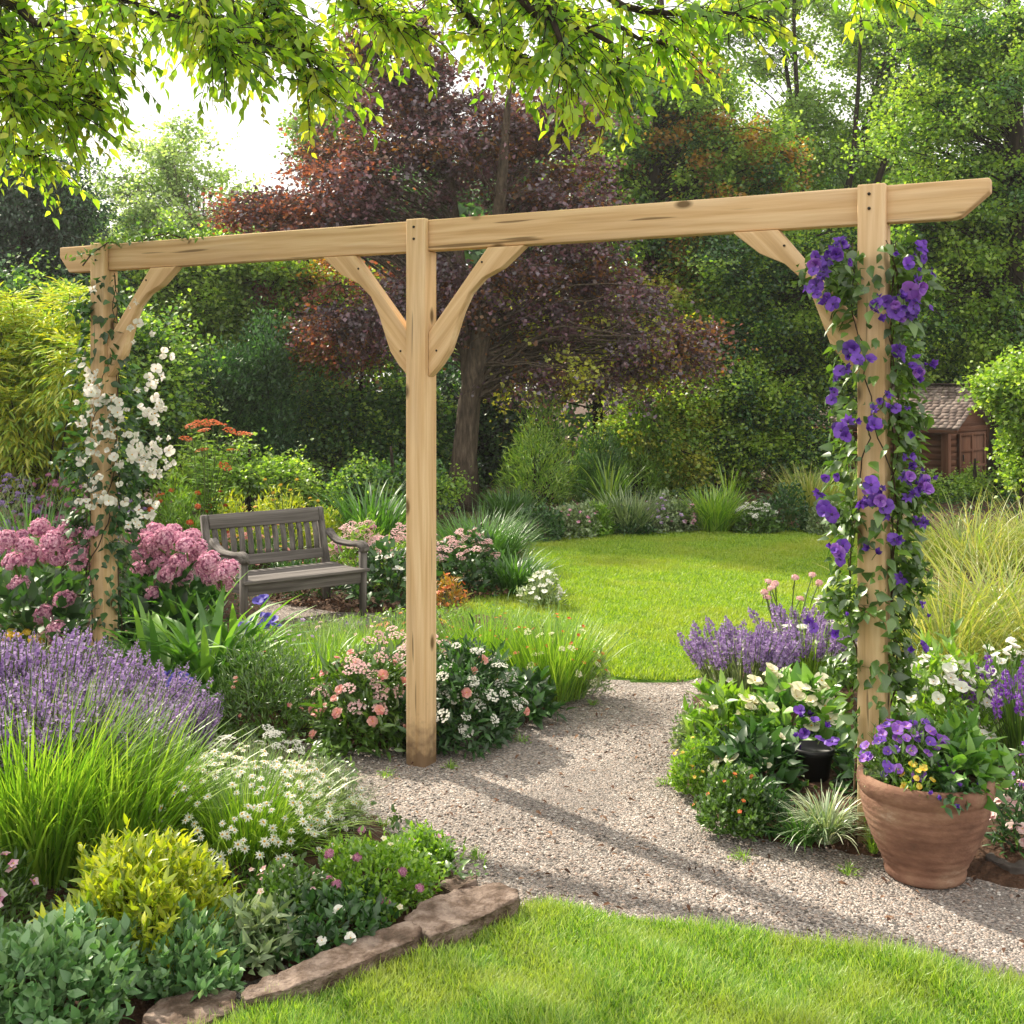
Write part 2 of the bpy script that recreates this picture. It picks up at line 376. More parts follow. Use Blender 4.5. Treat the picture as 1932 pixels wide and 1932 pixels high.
def lathe(mb, prof, n=16, mat=0, c=(0, 0, 0), close=False):
    prof = np.asarray(prof, float); th = np.arange(n) * 2 * math.pi / n; k = len(prof)
    V = np.stack([prof[:, None, 0] * np.cos(th), prof[:, None, 0] * np.sin(th), np.repeat(prof[:, 1:2], n, 1)], -1) + np.array(c)
    i = np.arange(k - 1)[:, None] * n; j = np.arange(n)[None]; j2 = (j + 1) % n
    mb.add(V.reshape(-1, 3), np.stack([i + j, i + j2, i + n + j2, i + n + j], -1).reshape(-1, 4), mat); return mb
def f_petals(np_=5, T=T_OV4, W=1.6, cup=.25, size=1.0, centre=.13, seed=0, stem=.8, layers=1, jit=.12):
    rng = np.random.default_rng(seed); mb = MB()
    if stem: stem_down(mb, stem, .03, 2)
    for l in range(layers):
        th = np.arange(np_) * 2 * math.pi / np_ + l * math.pi / np_ + rng.normal(size=np_) * jit
        Dr = np.stack([np.cos(th), np.sin(th), cup + .35 * l + rng.normal(size=np_) * jit], 1); Nn = np.tile([0, 0, 1.], (np_, 1)) + rng.normal(size=(np_, 3)) * .12
        scatter(mb, T, nrm(Dr) * .04, Dr, Nn, .5 * size * (1 - .25 * l) * rng.uniform(.88, 1.08, np_), W, 0)
    if centre:
        a = np.linspace(0, math.pi / 2 - .01, 4); lathe(mb, np.stack([np.cos(a) * centre, np.sin(a) * centre * .7 + .02], 1), 8, 1)
    return mb
def f_spike(seed=0, n=46, L=1.0, head=.5, r=.03, fl=.034):
    """a stem of length 1, head at its top"""
    rng = np.random.default_rng(seed); mb = MB(); z = np.linspace(0, 1, 6); b = .10 * rng.normal(); x = b * z ** 2
    tube(mb, np.stack([x, 0 * x, z * L], 1), np.linspace(.008, .004, 6), 3, 1, False)
    t = 1 - head * rng.random(n); t[:6] = np.linspace(.99, .93, 6); a = rng.random(n) * 2 * math.pi
    taper = np.clip((1.02 - t) / .12, .25, 1); P = np.stack([b * t ** 2 + np.cos(a) * r * .4 * taper, np.sin(a) * r * .4 * taper, t * L], 1)
    Dr = np.stack([np.cos(a), np.sin(a), .5 + 0 * a], 1) + rng.normal(size=(n, 3)) * .3
    scatter(mb, T_DIA, P, Dr, unit(n, rng), fl * taper * rng.uniform(.7, 1.2, n), 1.1, 0); return mb
def f_umbel(seed=0, n=40, stem=1.0, rough=.06):
    rng = np.random.default_rng(seed); mb = MB(); stem_down(mb, stem, .02, 1)
    a = rng.random(n) * 2 * math.pi; r = np.sqrt(rng.random(n)) * .5; P = np.stack([np.cos(a) * r, np.sin(a) * r, .12 * (1 - (r / .5) ** 2) + rng.normal(size=n) * rough * .4], 1)
    for k in range(4):
        th = k * math.pi / 2 + a; scatter(mb, T_DIA, P, np.stack([np.cos(th), np.sin(th), .2 + 0 * a], 1), np.tile([0, 0, 1.], (n, 1)) + .3 * rng.normal(size=(n, 3)), .085, 1.4, 0)
    q = P[:12]; PP = np.stack([np.tile([0, 0, -.3], (12, 1)), q * [.6, .6, 1] - [0, 0, .1], q], 1); tubes(mb, PP, np.full((12, 3), .008), 3, 1); return mb
def on_dome(R, H, n, rng, lump=.35, K=16, seed_rng=None, front=True, zmin=.25):
    u = unit(n * 3, rng); u[:, 2] = np.abs(u[:, 2]); u = u[(u[:, 2] > zmin) & ((u[:, 1] < .45) | (rng.random(n * 3) < .35))][:n]
    return u * np.array([R, R, H]) * rng.uniform(.84, 1.08, (len(u), 1)), u

# ---------------------------------------------------------------- trees
def bez(a, b, c, k):
    t = np.linspace(0, 1, k)[None, :, None]; return (1-t)**2 * a[:, None] + 2*t*(1-t) * b[:, None] + t**2 * c[:, None]
def tree(name, label, base, H, r0, ells, ncl, lpc, leaf, lmats, bark, T=T_DIA, cat='tree', group=None, seed=1, cl=(.55, .35), twigs=7, fork=.3, droop=.0,
         lean=(0, 0), up=.3, W=1.0, trunk_n=10, limbs=1, shell=.45, bare=1.0, gaps=.22, matfn=None):
    """ells: crown ellipsoids (cx,cy,cz,rx,ry,rz,weight) relative to base; leaves sit on twigs of clusters carried by branches"""
    rng = np.random.default_rng(seed); root = empty(name, base); tag(root, label, cat, group)
    w = MB(); tr = []
    for q in range(limbs):
        t = np.linspace(0, 1, 9); off = rng.normal(size=2) * (.0 if limbs == 1 else .13 * H); z = t * H * (1 if limbs == 1 else rng.uniform(.75, 1))
        P = np.stack([lean[0] * t ** 1.4 + off[0] * np.maximum(0, t - fork) ** .9 + .02 * H * np.sin(t * 5 + seed + q) * t, lean[1] * t ** 1.4 + off[1] * np.maximum(0, t - fork) ** .9 + .02 * H * np.cos(t * 4 + q) * t, z], 1)
        rad = r0 * (1 - t) ** .8 * (1 if q == 0 else .75) + .012; rad[0] *= 1.35
        tube(w, P, rad, trunk_n, 0); tr.append(P)
    wts = np.array([e[6] for e in ells], float); wts /= wts.sum(); cen = []
    for e, nn in zip(ells, np.maximum(1, (wts * ncl).astype(int))):
        u = unit(nn, rng); kk = unit(12, rng); lo = np.exp(-(1 - np.clip(u @ kk.T, -1, 1)) * 7).max(1); rr = rng.random(nn) ** (shell) * (.55 + .75 * lo); cen.append(np.array(e[:3]) + u * rr[:, None] * np.array(e[3:6]))
    cen = np.concatenate(cen)
    # holes in the crown where the next thing shows through, and layers
    sc_n = 5.5 / max(.6, r0 * 10 + .6); gp = np.array([_noise.noise(Vector(c * np.array([1, 1, 2.2]) * sc_n * .45 + seed)) for c in cen]); cen = cen[gp > np.quantile(gp, gaps)]; m = len(cen); cc = np.array([np.average([e[i] for e in ells], weights=wts) for i in range(3)])
    # branch to each cluster
    A = np.zeros((m, 3)); ti = np.array([int(np.argmin([math.hypot(np.interp(c[2] * .8, P[:, 2], P[:, 0]) - c[0], np.interp(c[2] * .8, P[:, 2], P[:, 1]) - c[1]) for P in tr])) for c in cen])
    for i in range(m):
        P = tr[ti[i]]; hd = math.hypot(cen[i, 0] - base[0] * 0, cen[i, 1]); zt = np.clip(cen[i, 2] - up * 1.5 * hd * rng.uniform(.3, 1.3), fork * P[-1, 2] * rng.uniform(1, 1.5), P[-1, 2] * .97)
        A[i] = [np.interp(zt, P[:, 2], P[:, 0]), np.interp(zt, P[:, 2], P[:, 1]), zt]
    Bm = A * .5 + cen * .5 + np.array([0, 0, 1]) * (np.linalg.norm(cen - A, axis=1) * .18)[:, None] + rng.normal(size=(m, 3)) * .08 * np.linalg.norm(cen - A, axis=1)[:, None]
    BP = bez(A, Bm, cen, 7); BP[:, 1:-1] += rng.normal(size=(m, 5, 3)) * .02 * np.linalg.norm(cen - A, axis=1)[:, None, None]
    br = (r0 * .17 * rng.uniform(.5, 1.1, m) * np.clip(np.linalg.norm(cen - A, axis=1) / 2.5, .35, 1.3))[:, None] * np.linspace(1, .22, 7)[None]
    tubes(w, BP, np.maximum(br, .004), 5, 0)
    # twigs and leaves
    lv = MB(); k = twigs; out = nrm(cen - cc)
    td = nrm(np.repeat(out, k, 0) * .6 + rng.normal(size=(m * k, 3)) * np.array([1, 1, cl[1] / cl[0]]) + [0, 0, -droop]); tl = cl[0] * rng.uniform(.45, 1.2, m * k) * np.repeat(rng.uniform(.55, 1.3, m), k)
    tb = np.repeat(cen, k, 0) - td * .1 * tl[:, None]; te = tb + td * tl[:, None]
    te[:, 2] -= droop * tl * .3
    PP = np.stack([tb, (tb + te) / 2 + [0, 0, .04], te], 1); tubes(w, PP, np.tile(np.array([.006, .004, .002]) * max(1, r0 * 6), (m * k, 1)), 3, 0)
    per = max(1, lpc // k); tt = rng.random((m * k, per)) ** .8; P = tb[:, None] + (te - tb)[:, None] * tt[..., None] + rng.normal(size=(m * k, per, 3)) * leaf * 1.3
    P = P.reshape(-1, 3); n = len(P); Dr = np.repeat(td, per, 0) * .7 + rng.normal(size=(n, 3)) * .8 + [0, 0, -droop]
    Nn = rng.normal(size=(n, 3)) * .55 + [0, 0, 1.0]; S = leaf * rng.uniform(.6, 1.3, n)
    # whole sprays share a leaf material: light and shade put into leaf colours
    mi = rng.choice(len(lmats), m, p=None if len(lmats) == 1 else None)
    if matfn: mi = matfn(cen, rng)
    mi = np.repeat(mi, k * per)
    for q in range(len(lmats)):
        s = mi == q; scatter(lv, T, P[s], Dr[s], Nn[s], S[s], W, q)
    if bare: w.build('trunk', bark, root, True)
    lv.build('crown', lmats, root); return root
# ================================================================ SETTING
def poly(pxs, z=0): return np.array([G(x, y, z)[:2] for x, y in pxs])
def inside(P, Q):
    x, y = P[:, 0], P[:, 1]; c = np.zeros(len(P), bool); n = len(Q)
    for i in range(n):
        x1, y1 = Q[i]; x2, y2 = Q[(i + 1) % n]
        if y1 == y2: continue
        c ^= ((y1 > y) != (y2 > y)) & (x < (x2 - x1) * (y - y1) / (y2 - y1) + x1)
    return c
def edgedist(P, Q):
    d = np.full(len(P), 1e9); n = len(Q)
    for i in range(n):
        a = Q[i]; b = Q[(i + 1) % n]; ab = b - a; t = np.clip(((P - a) @ ab) / (ab @ ab + 1e-12), 0, 1)
        d = np.minimum(d, np.linalg.norm(P - a - t[:, None] * ab, axis=1))
    return d
def smooth_poly(Q, it=2):
    for _ in range(it):
        A = Q * .75 + np.roll(Q, -1, 0) * .25; B = Q * .25 + np.roll(Q, -1, 0) * .75
        Q = np.stack([A, B], 1).reshape(-1, 2)
    return Q
def sheet(Q, cell, zf):
    lo = Q.min(0) - cell; hi = Q.max(0) + cell; nx = int((hi[0] - lo[0]) / cell) + 2; ny = int((hi[1] - lo[1]) / cell) + 2
    X, Y = np.meshgrid(lo[0] + np.arange(nx) * cell, lo[1] + np.arange(ny) * cell, indexing='ij'); P = np.stack([X.ravel(), Y.ravel()], 1)
    s = np.where(inside(P, Q), 1, -1) * edgedist(P, Q)
    # snap the vertices just outside on to the outline so that the edge is clean
    idx = np.arange(nx * ny).reshape(nx, ny); f = np.stack([idx[:-1, :-1], idx[1:, :-1], idx[1:, 1:], idx[:-1, 1:]], -1).reshape(-1, 4)
    keep = (s[f] > 0).sum(1) >= 2; f = f[keep]; z = zf(P, np.maximum(s, 0))
    used, inv = np.unique(f, return_inverse=True); mb = MB(); mb.add(np.column_stack([P, z])[used], inv.reshape(-1, 4)); return mb
def rand_in(Q, n, rng=R0):
    lo = Q.min(0); hi = Q.max(0); out = []
    c = 0
    while c < n:
        P = lo + rng.random((n, 2)) * (hi - lo); P = P[inside(P, Q)]; out.append(P); c += len(P)
    return np.concatenate(out)[:n]
def wav(P, s, a): return a * (np.sin(P[:, 0] * s + 1.3) * np.cos(P[:, 1] * s * 1.17 + .4) + .5 * np.sin(P[:, 0] * s * 2.3 + P[:, 1] * s * 1.9))

# materials of the ground
def gravelmat():
    m, nt, out = newmat('gravel'); N = nt.nodes.new; L = nt.links.new
    tc = N('ShaderNodeTexCoord'); v = N('ShaderNodeTexVoronoi'); v.inputs['Scale'].default_value = 150; L(tc.outputs['Object'], v.inputs['Vector'])
    sep = N('ShaderNodeSeparateColor'); L(v.outputs['Color'], sep.inputs[0])
    col = ramp(nt, [(lin('#4c4643'), 0), (lin('#7e7671'), .25), (lin('#9c9591'), .55), (lin('#a89487'), .78), (lin('#d6cec8'), 1)], sep.outputs[0])
    n = N('ShaderNodeTexNoise'); n.inputs['Scale'].default_value = 1.7; n.inputs['Detail'].default_value = 9; L(tc.outputs['Object'], n.inputs[0])
    mr = N('ShaderNodeMapRange'); mr.inputs[1].default_value = .42; mr.inputs[2].default_value = .66; mr.inputs[4].default_value = .55; L(n.outputs[0], mr.inputs[0])
    mx = N('ShaderNodeMix'); mx.data_type = 'RGBA'; L(mr.outputs[0], mx.inputs[0]); L(col, mx.inputs[6]); mx.inputs[7].default_value = (*lin('#6f6864'), 1)
    b = N('ShaderNodeBsdfPrincipled'); b.inputs['Roughness'].default_value = .9; b.inputs['Specular IOR Level'].default_value = .2
    L(mx.outputs[2], b.inputs['Base Color'])
    v2 = N('ShaderNodeTexVoronoi'); v2.inputs['Scale'].default_value = 150; v2.feature = 'F1'; L(tc.outputs['Object'], v2.inputs['Vector'])
    sb = N('ShaderNodeMath'); sb.operation = 'SUBTRACT'; sb.inputs[0].default_value = 1; L(v2.outputs['Distance'], sb.inputs[1])
    bp = N('ShaderNodeBump'); bp.inputs['Strength'].default_value = .9; bp.inputs['Distance'].default_value = .008; L(sb.outputs[0], bp.inputs['Height']); L(bp.outputs[0], b.inputs['Normal'])
    L(b.outputs[0], out.inputs[0]); return m
M_gravel = gravelmat()
M_soil = noisemat('soil', [lin('#2a1d15'), lin('#4a3426'), lin('#6b5140')], 28, 8, .95, .9, 60, dist=.02)
M_mulch = noisemat('mulch', [lin('#2c1c14'), lin('#5a3d2c'), lin('#8a6a52')], 5, 4, .9, .4, 60, island=.9)
M_lawnbase = noisemat('lawn_base', [lin('#3c5a16'), lin('#587f1e'), lin('#6d9426')], 5, 8, .95, .8, 160, dist=.02)
M_grass = leafmat('grass_blade', [lin('#4f781c'), lin('#76a02a'), lin('#97b83a'), lin('#bcc870')], .4, .05, .45, patch=(3.0, lin('#a3ad4c')))
M_grass2 = leafmat('grass_blade_far', [lin('#688c1c'), lin('#8cab26'), lin('#aabf36')], .4, .04, .5, patch=(1.1, lin('#a9b040')))
M_pebble = noisemat('pebble', [lin('#443f3c'), lin('#79726d'), lin('#96908c'), lin('#a58b7c'), lin('#aca5a0'), lin('#ddd6cf')], 30, 2, .85, .2, 60, island=.92)

ground = MB()
g = np.linspace(-1, 1, 61); gx = np.sign(g) * np.abs(g) ** 2.2 * 140; gy = gx + 12
X, Y = np.meshgrid(gx, gy, indexing='ij'); P = np.stack([X.ravel(), Y.ravel()], 1); i = np.arange(61 * 61).reshape(61, 61)
ground.add(np.column_stack([P, np.full(len(P), -.012)]), np.stack([i[:-1, :-1], i[1:, :-1], i[1:, 1:], i[:-1, 1:]], -1).reshape(-1, 4))
tag(ground.build('ground', M_soil), kind='structure')

Q_gravel = np.array([(-1.9, 2.6), (4.5, 2.2), (4.2, 4.0), (2.0, 5.6), (1.9, 6.9), (.6, 7.2), (-.4, 9.2), (-2.4, 9.6), (-2.6, 7.6), (-1.2, 6.6), (-1.3, 5.0), (-1.6, 3.6)])
tag(sheet(smooth_poly(Q_gravel), .06, lambda P, s: 0 * s + wav(P, 2.1, .003)).build('gravel_path', M_gravel, smooth=True), kind='structure')
Q_lawn1 = smooth_poly(poly([(420, 1960), (620, 1872), (800, 1800), (985, 1722), (1200, 1748), (1500, 1797), (1960, 1885), (2500, 1990), (3600, 2700), (3000, 5200), (-1200, 5200), (-700, 2500)]))
tag(sheet(Q_lawn1, .03, lambda P, s: .008 + np.minimum(s, .1) * .12 + wav(P, 3, .003)).build('front_lawn', M_lawnbase, smooth=True), kind='structure')
Q_lawn2 = smooth_poly(poly([(1139, 1278), (1210, 1287), (1316, 1288), (1500, 1230), (1640, 1150), (1720, 1060), (1700, 1010), (1600, 1000), (1400, 996), (1200, 999), (1080, 1010), (985, 1030), (930, 1090), (870, 1145), (850, 1190), (930, 1240), (1040, 1275)]))
tag(sheet(Q_lawn2, .06, lambda P, s: -.004 + np.minimum(s, .15) * .12 + wav(P, .8, .003)).build('back_lawn', M_lawnbase, smooth=True), kind='structure')
def lawn_grass(Q, n, h, w, name, mat, ymin, ymax, label, segs, z0=.01, xl=.47, dens=None, curve=1.0):
    Pp = rand_in(Q, n * 2, R0); Pp = Pp[(Pp[:, 1] > ymin) & (Pp[:, 1] < ymax) & (np.abs(Pp[:, 0]) < Pp[:, 1] * xl + .3)][:n]
    hh = h * (1 + wav(Pp, 9, .22) + wav(Pp, 2.3, .15)) * R0.uniform(.5, 1.25, len(Pp))
    mb = MB(); az = R0.random(len(Pp)) * 2 * math.pi
    blades(mb, np.column_stack([Pp, np.full(len(Pp), z0)]), az, hh, w * R0.uniform(.7, 1.3, len(Pp)), .15 + .5 * R0.random(len(Pp)), curve * R0.random(len(Pp)), segs, twist=.5)
    tag(mb.build(name, mat), label, 'grass', kind='stuff')
Q_near = Q_lawn1[Q_lawn1[:, 1] > 0]
Qn = np.array([p for p in Q_lawn1]); 
lawn_grass(Qn[Qn[:, 1] > 2.0] if False else Qn, 380000, .058, .0036, 'lawn_grass', M_grass, 2.35, 3.9, 'lush green blades of the lawn in the foreground below the stone edging', 3, curve=1.1)
lawn_grass(Q_lawn2, 200000, .034, .0065, 'lawn_grass', M_grass2, 6, 14, 'short mown grass of the lawn beyond the gravel path', 2)

# loose gravel stones
def pebbles(n, ymin, ymax, smin, smax, Q, rng, flat=.6, z0=0):
    P = rand_in(Q, n, rng); P = P[(P[:, 1] > ymin) & (P[:, 1] < ymax)]
    n = len(P); o = np.array([[1,0,0],[-1,0,0],[0,1,0],[0,-1,0],[0,0,1],[0,0,-1],[.62,.62,.5],[-.62,.62,.5],[.62,-.62,.5],[-.62,-.62,.5]], float)
    s = smin + (smax - smin) * rng.random(n) ** 4
    V = o[None] * rng.uniform(.65, 1.2, (n, 10, 1)) * np.stack([s, s * rng.uniform(.6, 1, n), s * flat], 1)[:, None]
    a = rng.random(n) * 6.3; ca, sa = np.cos(a)[:, None], np.sin(a)[:, None]
    V = np.stack([V[..., 0] * ca - V[..., 1] * sa, V[..., 0] * sa + V[..., 1] * ca, V[..., 2]], -1)
    V = V + np.column_stack([P, z0 + s * flat * .4])[:, None]
    tri = np.array([[4,8,6],[4,6,7],[4,7,9],[4,9,8],[0,6,8],[2,7,6],[1,9,7],[3,8,9],[0,2,6],[2,1,7],[1,3,9],[3,0,8]])
    mb = MB(); mb.add(V.reshape(-1, 3), (tri[None] + np.arange(n)[:, None, None] * 10).reshape(-1, 3)); return mb
pb = pebbles(60000, 2.9, 6.2, .0018, .009, np.array([(-1.4, 2.9), (2.6, 2.9), (2.3, 4.2), (1.2, 6.9), (.3, 6.9), (-1.5, 5.2)]), np.random.default_rng(3))
tag(pb.build('loose_gravel', M_pebble), 'loose pinkish grey stones scattered over the gravel path', 'gravel', kind='stuff')

# beds: raised soil
BEDS = {
 'front_bed': [(250, 1955), (450, 1862), (640, 1800), (800, 1735), (930, 1690), (880, 1655), (760, 1590), (700, 1530), (640, 1450), (500, 1390), (350, 1400), (-100, 1400), (-500, 1500), (-900, 1900), (-500, 2300), (100, 2050)],
 'left_bed': [(-300, 1500), (560, 1395), (600, 1372), (480, 1290), (420, 1230), (460, 1190), (520, 1130), (400, 1110), (380, 1060), (-600, 1060)],
 'centre_bed': [(420, 1320), (470, 1372), (620, 1420), (760, 1412), (960, 1385), (1060, 1330), (1135, 1288), (1130, 1235), (1060, 1190), (930, 1165), (800, 1165), (640, 1195), (470, 1225)],
 'right_bed': [(1315, 1290), (1270, 1400), (1290, 1500), (1340, 1550), (1430, 1590), (1600, 1610), (1740, 1640), (1960, 1690), (2600, 1750), (2900, 1300), (2200, 1020), (1700, 1010), (1720, 1060), (1620, 1160), (1500, 1232)],
 'bench_bed': [(330, 1085), (560, 1150), (700, 1160), (860, 1150), (960, 1120), (1010, 1090), (1000, 1030), (1080, 1010), (1100, 985), (-300, 960), (-600, 1070)],
 'back_bed': [(985, 1028), (1080, 1006), (1200, 997), (1400, 994), (1600, 998), (2300, 1010), (2500, 880), (900, 880), (900, 980)],
}
for nm, px in BEDS.items():
    Q = smooth_poly(poly(px), 1); big = nm in ('back_bed', 'bench_bed', 'left_bed')
    ob = sheet(Q, .04 if not big else .1, lambda P, s: -.010 + np.clip(s / .25, 0, 1) ** .7 * .07 + .012 * np.clip(s / .1, 0, 1) * (1 + wav(P, 14, .5)) + R0.normal(size=len(P)) * .004)
    ob = ob.build('soil_bed', M_soil, smooth=True); tag(ob, kind='structure')
def chips(px, n, smax, rng, z=.05):
    Q = poly(px); P = rand_in(Q, n, rng); mb = MB()
    scatter(mb, T_OV4, np.column_stack([P, np.full(n, z) + rng.random(n) * .03]), np.column_stack([rng.normal(size=(n, 2)), rng.normal(size=n) * .35]), rng.normal(size=(n, 3)) * .4 + [0, 0, 1], rng.uniform(.4, 1, n) * smax, .8)
    return mb
mm = MB()
for px, n in (([(860, 1085), (980, 1090), (1000, 1130), (850, 1145)], 900), ([(480, 1120), (700, 1110), (690, 1165), (500, 1150)], 900), ([(950, 1385), (1135, 1290), (1080, 1270), (900, 1340)], 500), ([(1430, 1590), (1640, 1610), (1600, 1540), (1430, 1540)], 400), ([(400, 1350), (640, 1410), (650, 1370), (430, 1300)], 500), ([(430, 1640), (560, 1640), (560, 1720), (430, 1720)], 300)):
    mm.merge(chips(px, n, .045, R0))
def litter(Q, n, rng):
    P = rand_in(Q, n, rng); return scatter(MB(), T_OV4, np.column_stack([P, .012 + rng.random(n) * .006]), np.column_stack([rng.normal(size=(n, 2)), rng.normal(size=n) * .15]), rng.normal(size=(n, 3)) * .3 + [0, 0, 1], rng.uniform(.012, .035, n), .8)
tag(litter(np.array([(-1.3, 3.5), (2.3, 3.2), (2.0, 4.3), (.9, 6.6), (.2, 6.6), (-1.2, 5.2)]), 900, np.random.default_rng(12)).build('leaf_litter', M_mulch), 'small dry brown leaves and twigs strewn on the gravel', 'leaf litter', kind='stuff')
tag(mm.build('bark_mulch', M_mulch), 'brown bark chips lying on the flower bed soil', 'mulch', kind='stuff')

# ================================================================ TIMBER ARCH
WC = [lin('#a78658'), lin('#caa77a'), lin('#dfc096'), lin('#ead3ac')]
W_x = woodmat('pine_along', (0, 0, 0), WC); W_z = woodmat('pine_upright', (0, math.radians(90), 0), WC, foot=True)
W_d1 = woodmat('pine_slant_right', (0, math.radians(-48), 0), WC); W_d2 = woodmat('pine_slant_left', (0, math.radians(48), 0), WC)
M_bolt = plain('bolt_steel', (.04, .035, .03), .5, .7)
TH = math.radians(-28.7); AM = np.array([-.384, 5.08]); ux = np.array([math.cos(TH), math.sin(TH)]); uy = np.array([-ux[1], ux[0]])
def A2W(s, y=0, z=0): p = AM + s * ux + y * uy; return np.array([p[0], p[1], z])
arch = empty('timber_arch', (AM[0], AM[1], 0), TH)
tag(arch, 'long pale timber garden arch with three posts and curved braces over the gravel path', 'garden arch')
PW = .095; H = 2.30; BH = .135; zb = 2.165; S3 = (-1.881, 0.0, 1.875); fy = -PW / 2; cheek = .034
def wobble(ob, a=.0012, seed=0):
    rg = np.random.default_rng(seed); me = ob.data
    for v in me.vertices: v.co += Vector(rg.normal(size=3) * a)
def post_mesh(s):
    mb = MB(); x0, x1 = s - PW / 2, s + PW / 2
    # full shaft to the underside of the beam, then a thin front cheek up to the top: an L in (y,z), extruded along x
    import bmesh
    bm = bmesh.new(); pts = [(fy, -.25), (PW / 2, -.25), (PW / 2, zb), (fy + cheek, zb), (fy + cheek, H), (fy, H)]
    a = [bm.verts.new((x0, p[0], p[1])) for p in pts]; f = bm.faces.new(a); r = bmesh.ops.extrude_face_region(bm, geom=[f])
    for v in r['geom']:
        if isinstance(v, bmesh.types.BMVert): v.co.x = x1
    bmesh.ops.recalc_face_normals(bm, faces=bm.faces[:]); bmesh.ops.bevel(bm, geom=bm.edges[:], offset=.006, segments=3, affect='EDGES', profile=.5)
    return add_bm(mb, bm)
for k, s in enumerate(S3):
    o = MB().merge(post_mesh(0)).build('post', W_z, arch, loc=(s, 0, 0))
    if k == 2: pass
    bm_ = MB()
    for zz in (H - .035, H - .085):
        th = 0; lb = MB(); lathe(lb, [(0.0001, 0), (.0055, 0), (.0055, .0035), (.0001, .0045)], 10); V = np.concatenate(lb.V); V = np.stack([V[:, 0], -V[:, 2], V[:, 1]], 1)
        b2 = MB(); b2.V = [V]; b2.F = lb.F; b2.n = lb.n; b = b2.build('bolt', M_bolt, o); b.location = (-.006, fy - .0005, zz)
# beam with shaped ends, sits behind the cheeks
sl, sr = -2.184, 2.254; by0, by1 = fy + cheek + .001, PW / 2 + .004; e = .001
pts = [(sl, H - .004), (sl, H - .055), (sl + .018, H - .075), (sl + .05, zb + .022), (sl + .065, zb + e), (sr - .115, zb + e), (sr - .09, zb + .008), (sr, zb + .085), (sr, H - .004)]
mb = MB(); prism(mb, pts, by0, by1, bev=.006); mb.build('beam', W_x, arch)
def brace(s, d, k):
    e = .0015; q = [(PW / 2 + e, .345), (.05 + .285, e), (.455 + .048, e), (.475, .025), (.40, .085), (.31, .125), (.245, .185), (.205, .26), (.175, .34), (.145, .42), (.10, .48), (PW / 2 + e, .53)]
    pts = [(d * x, zb - z) for x, z in q]; mb = MB(); prism(mb, pts, -.022, .028, bev=.004)
    o = mb.build('brace', W_d1 if d > 0 else W_d2, arch, loc=(s, 0, 0))
    lb = MB(); lathe(lb, [(0.0001, 0), (.0045, 0), (.0045, .003), (.0001, .004)], 8); V = np.concatenate(lb.V); V = np.stack([V[:, 0], -V[:, 2], V[:, 1]], 1)
    for (x, z) in ((.31, .06), (.09, .42)):
        b2 = MB(); b2.V = [V]; b2.F = lb.F; b2.n = lb.n; b = b2.build('bolt', M_bolt, o); b.location = (d * x, -.0225, zb - z)
brace(S3[0], 1, 0); brace(0, -1, 1); brace(0, 1, 2); brace(S3[2], -1, 3)

# ================================================================ BENCH
BC = [lin('#34302f'), lin('#57524f'), lin('#77716e'), lin('#948e8a')]
B_x = woodmat('grey_wood_along', (0, 0, 0), BC, False, 70, .6, .85); B_z = woodmat('grey_wood_upright', (0, math.radians(90), 0), BC, False, 70, .6, .85)
B_y = woodmat('grey_wood_across', (0, 0, math.radians(90)), BC, False, 70, .6, .85)
fr = G(680, 1165)   # front right foot
BR = math.radians(38); bx_ = np.array([math.cos(BR), math.sin(BR)]); bL = .88; bD = .50
org = fr[:2] - bx_ * (bL - .02); bench = empty('garden_bench', (org[0], org[1], .0), BR)
tag(bench, 'weathered grey wooden bench with slatted back and curved arms among the flowers', 'bench')
sh = .325   # seat height
def part(nm, mat, f, par=None):
    mb = MB(); f(mb); return mb.build(nm, mat, par or bench)
rk = Matrix.Rotation(math.radians(-13), 3, 'X')
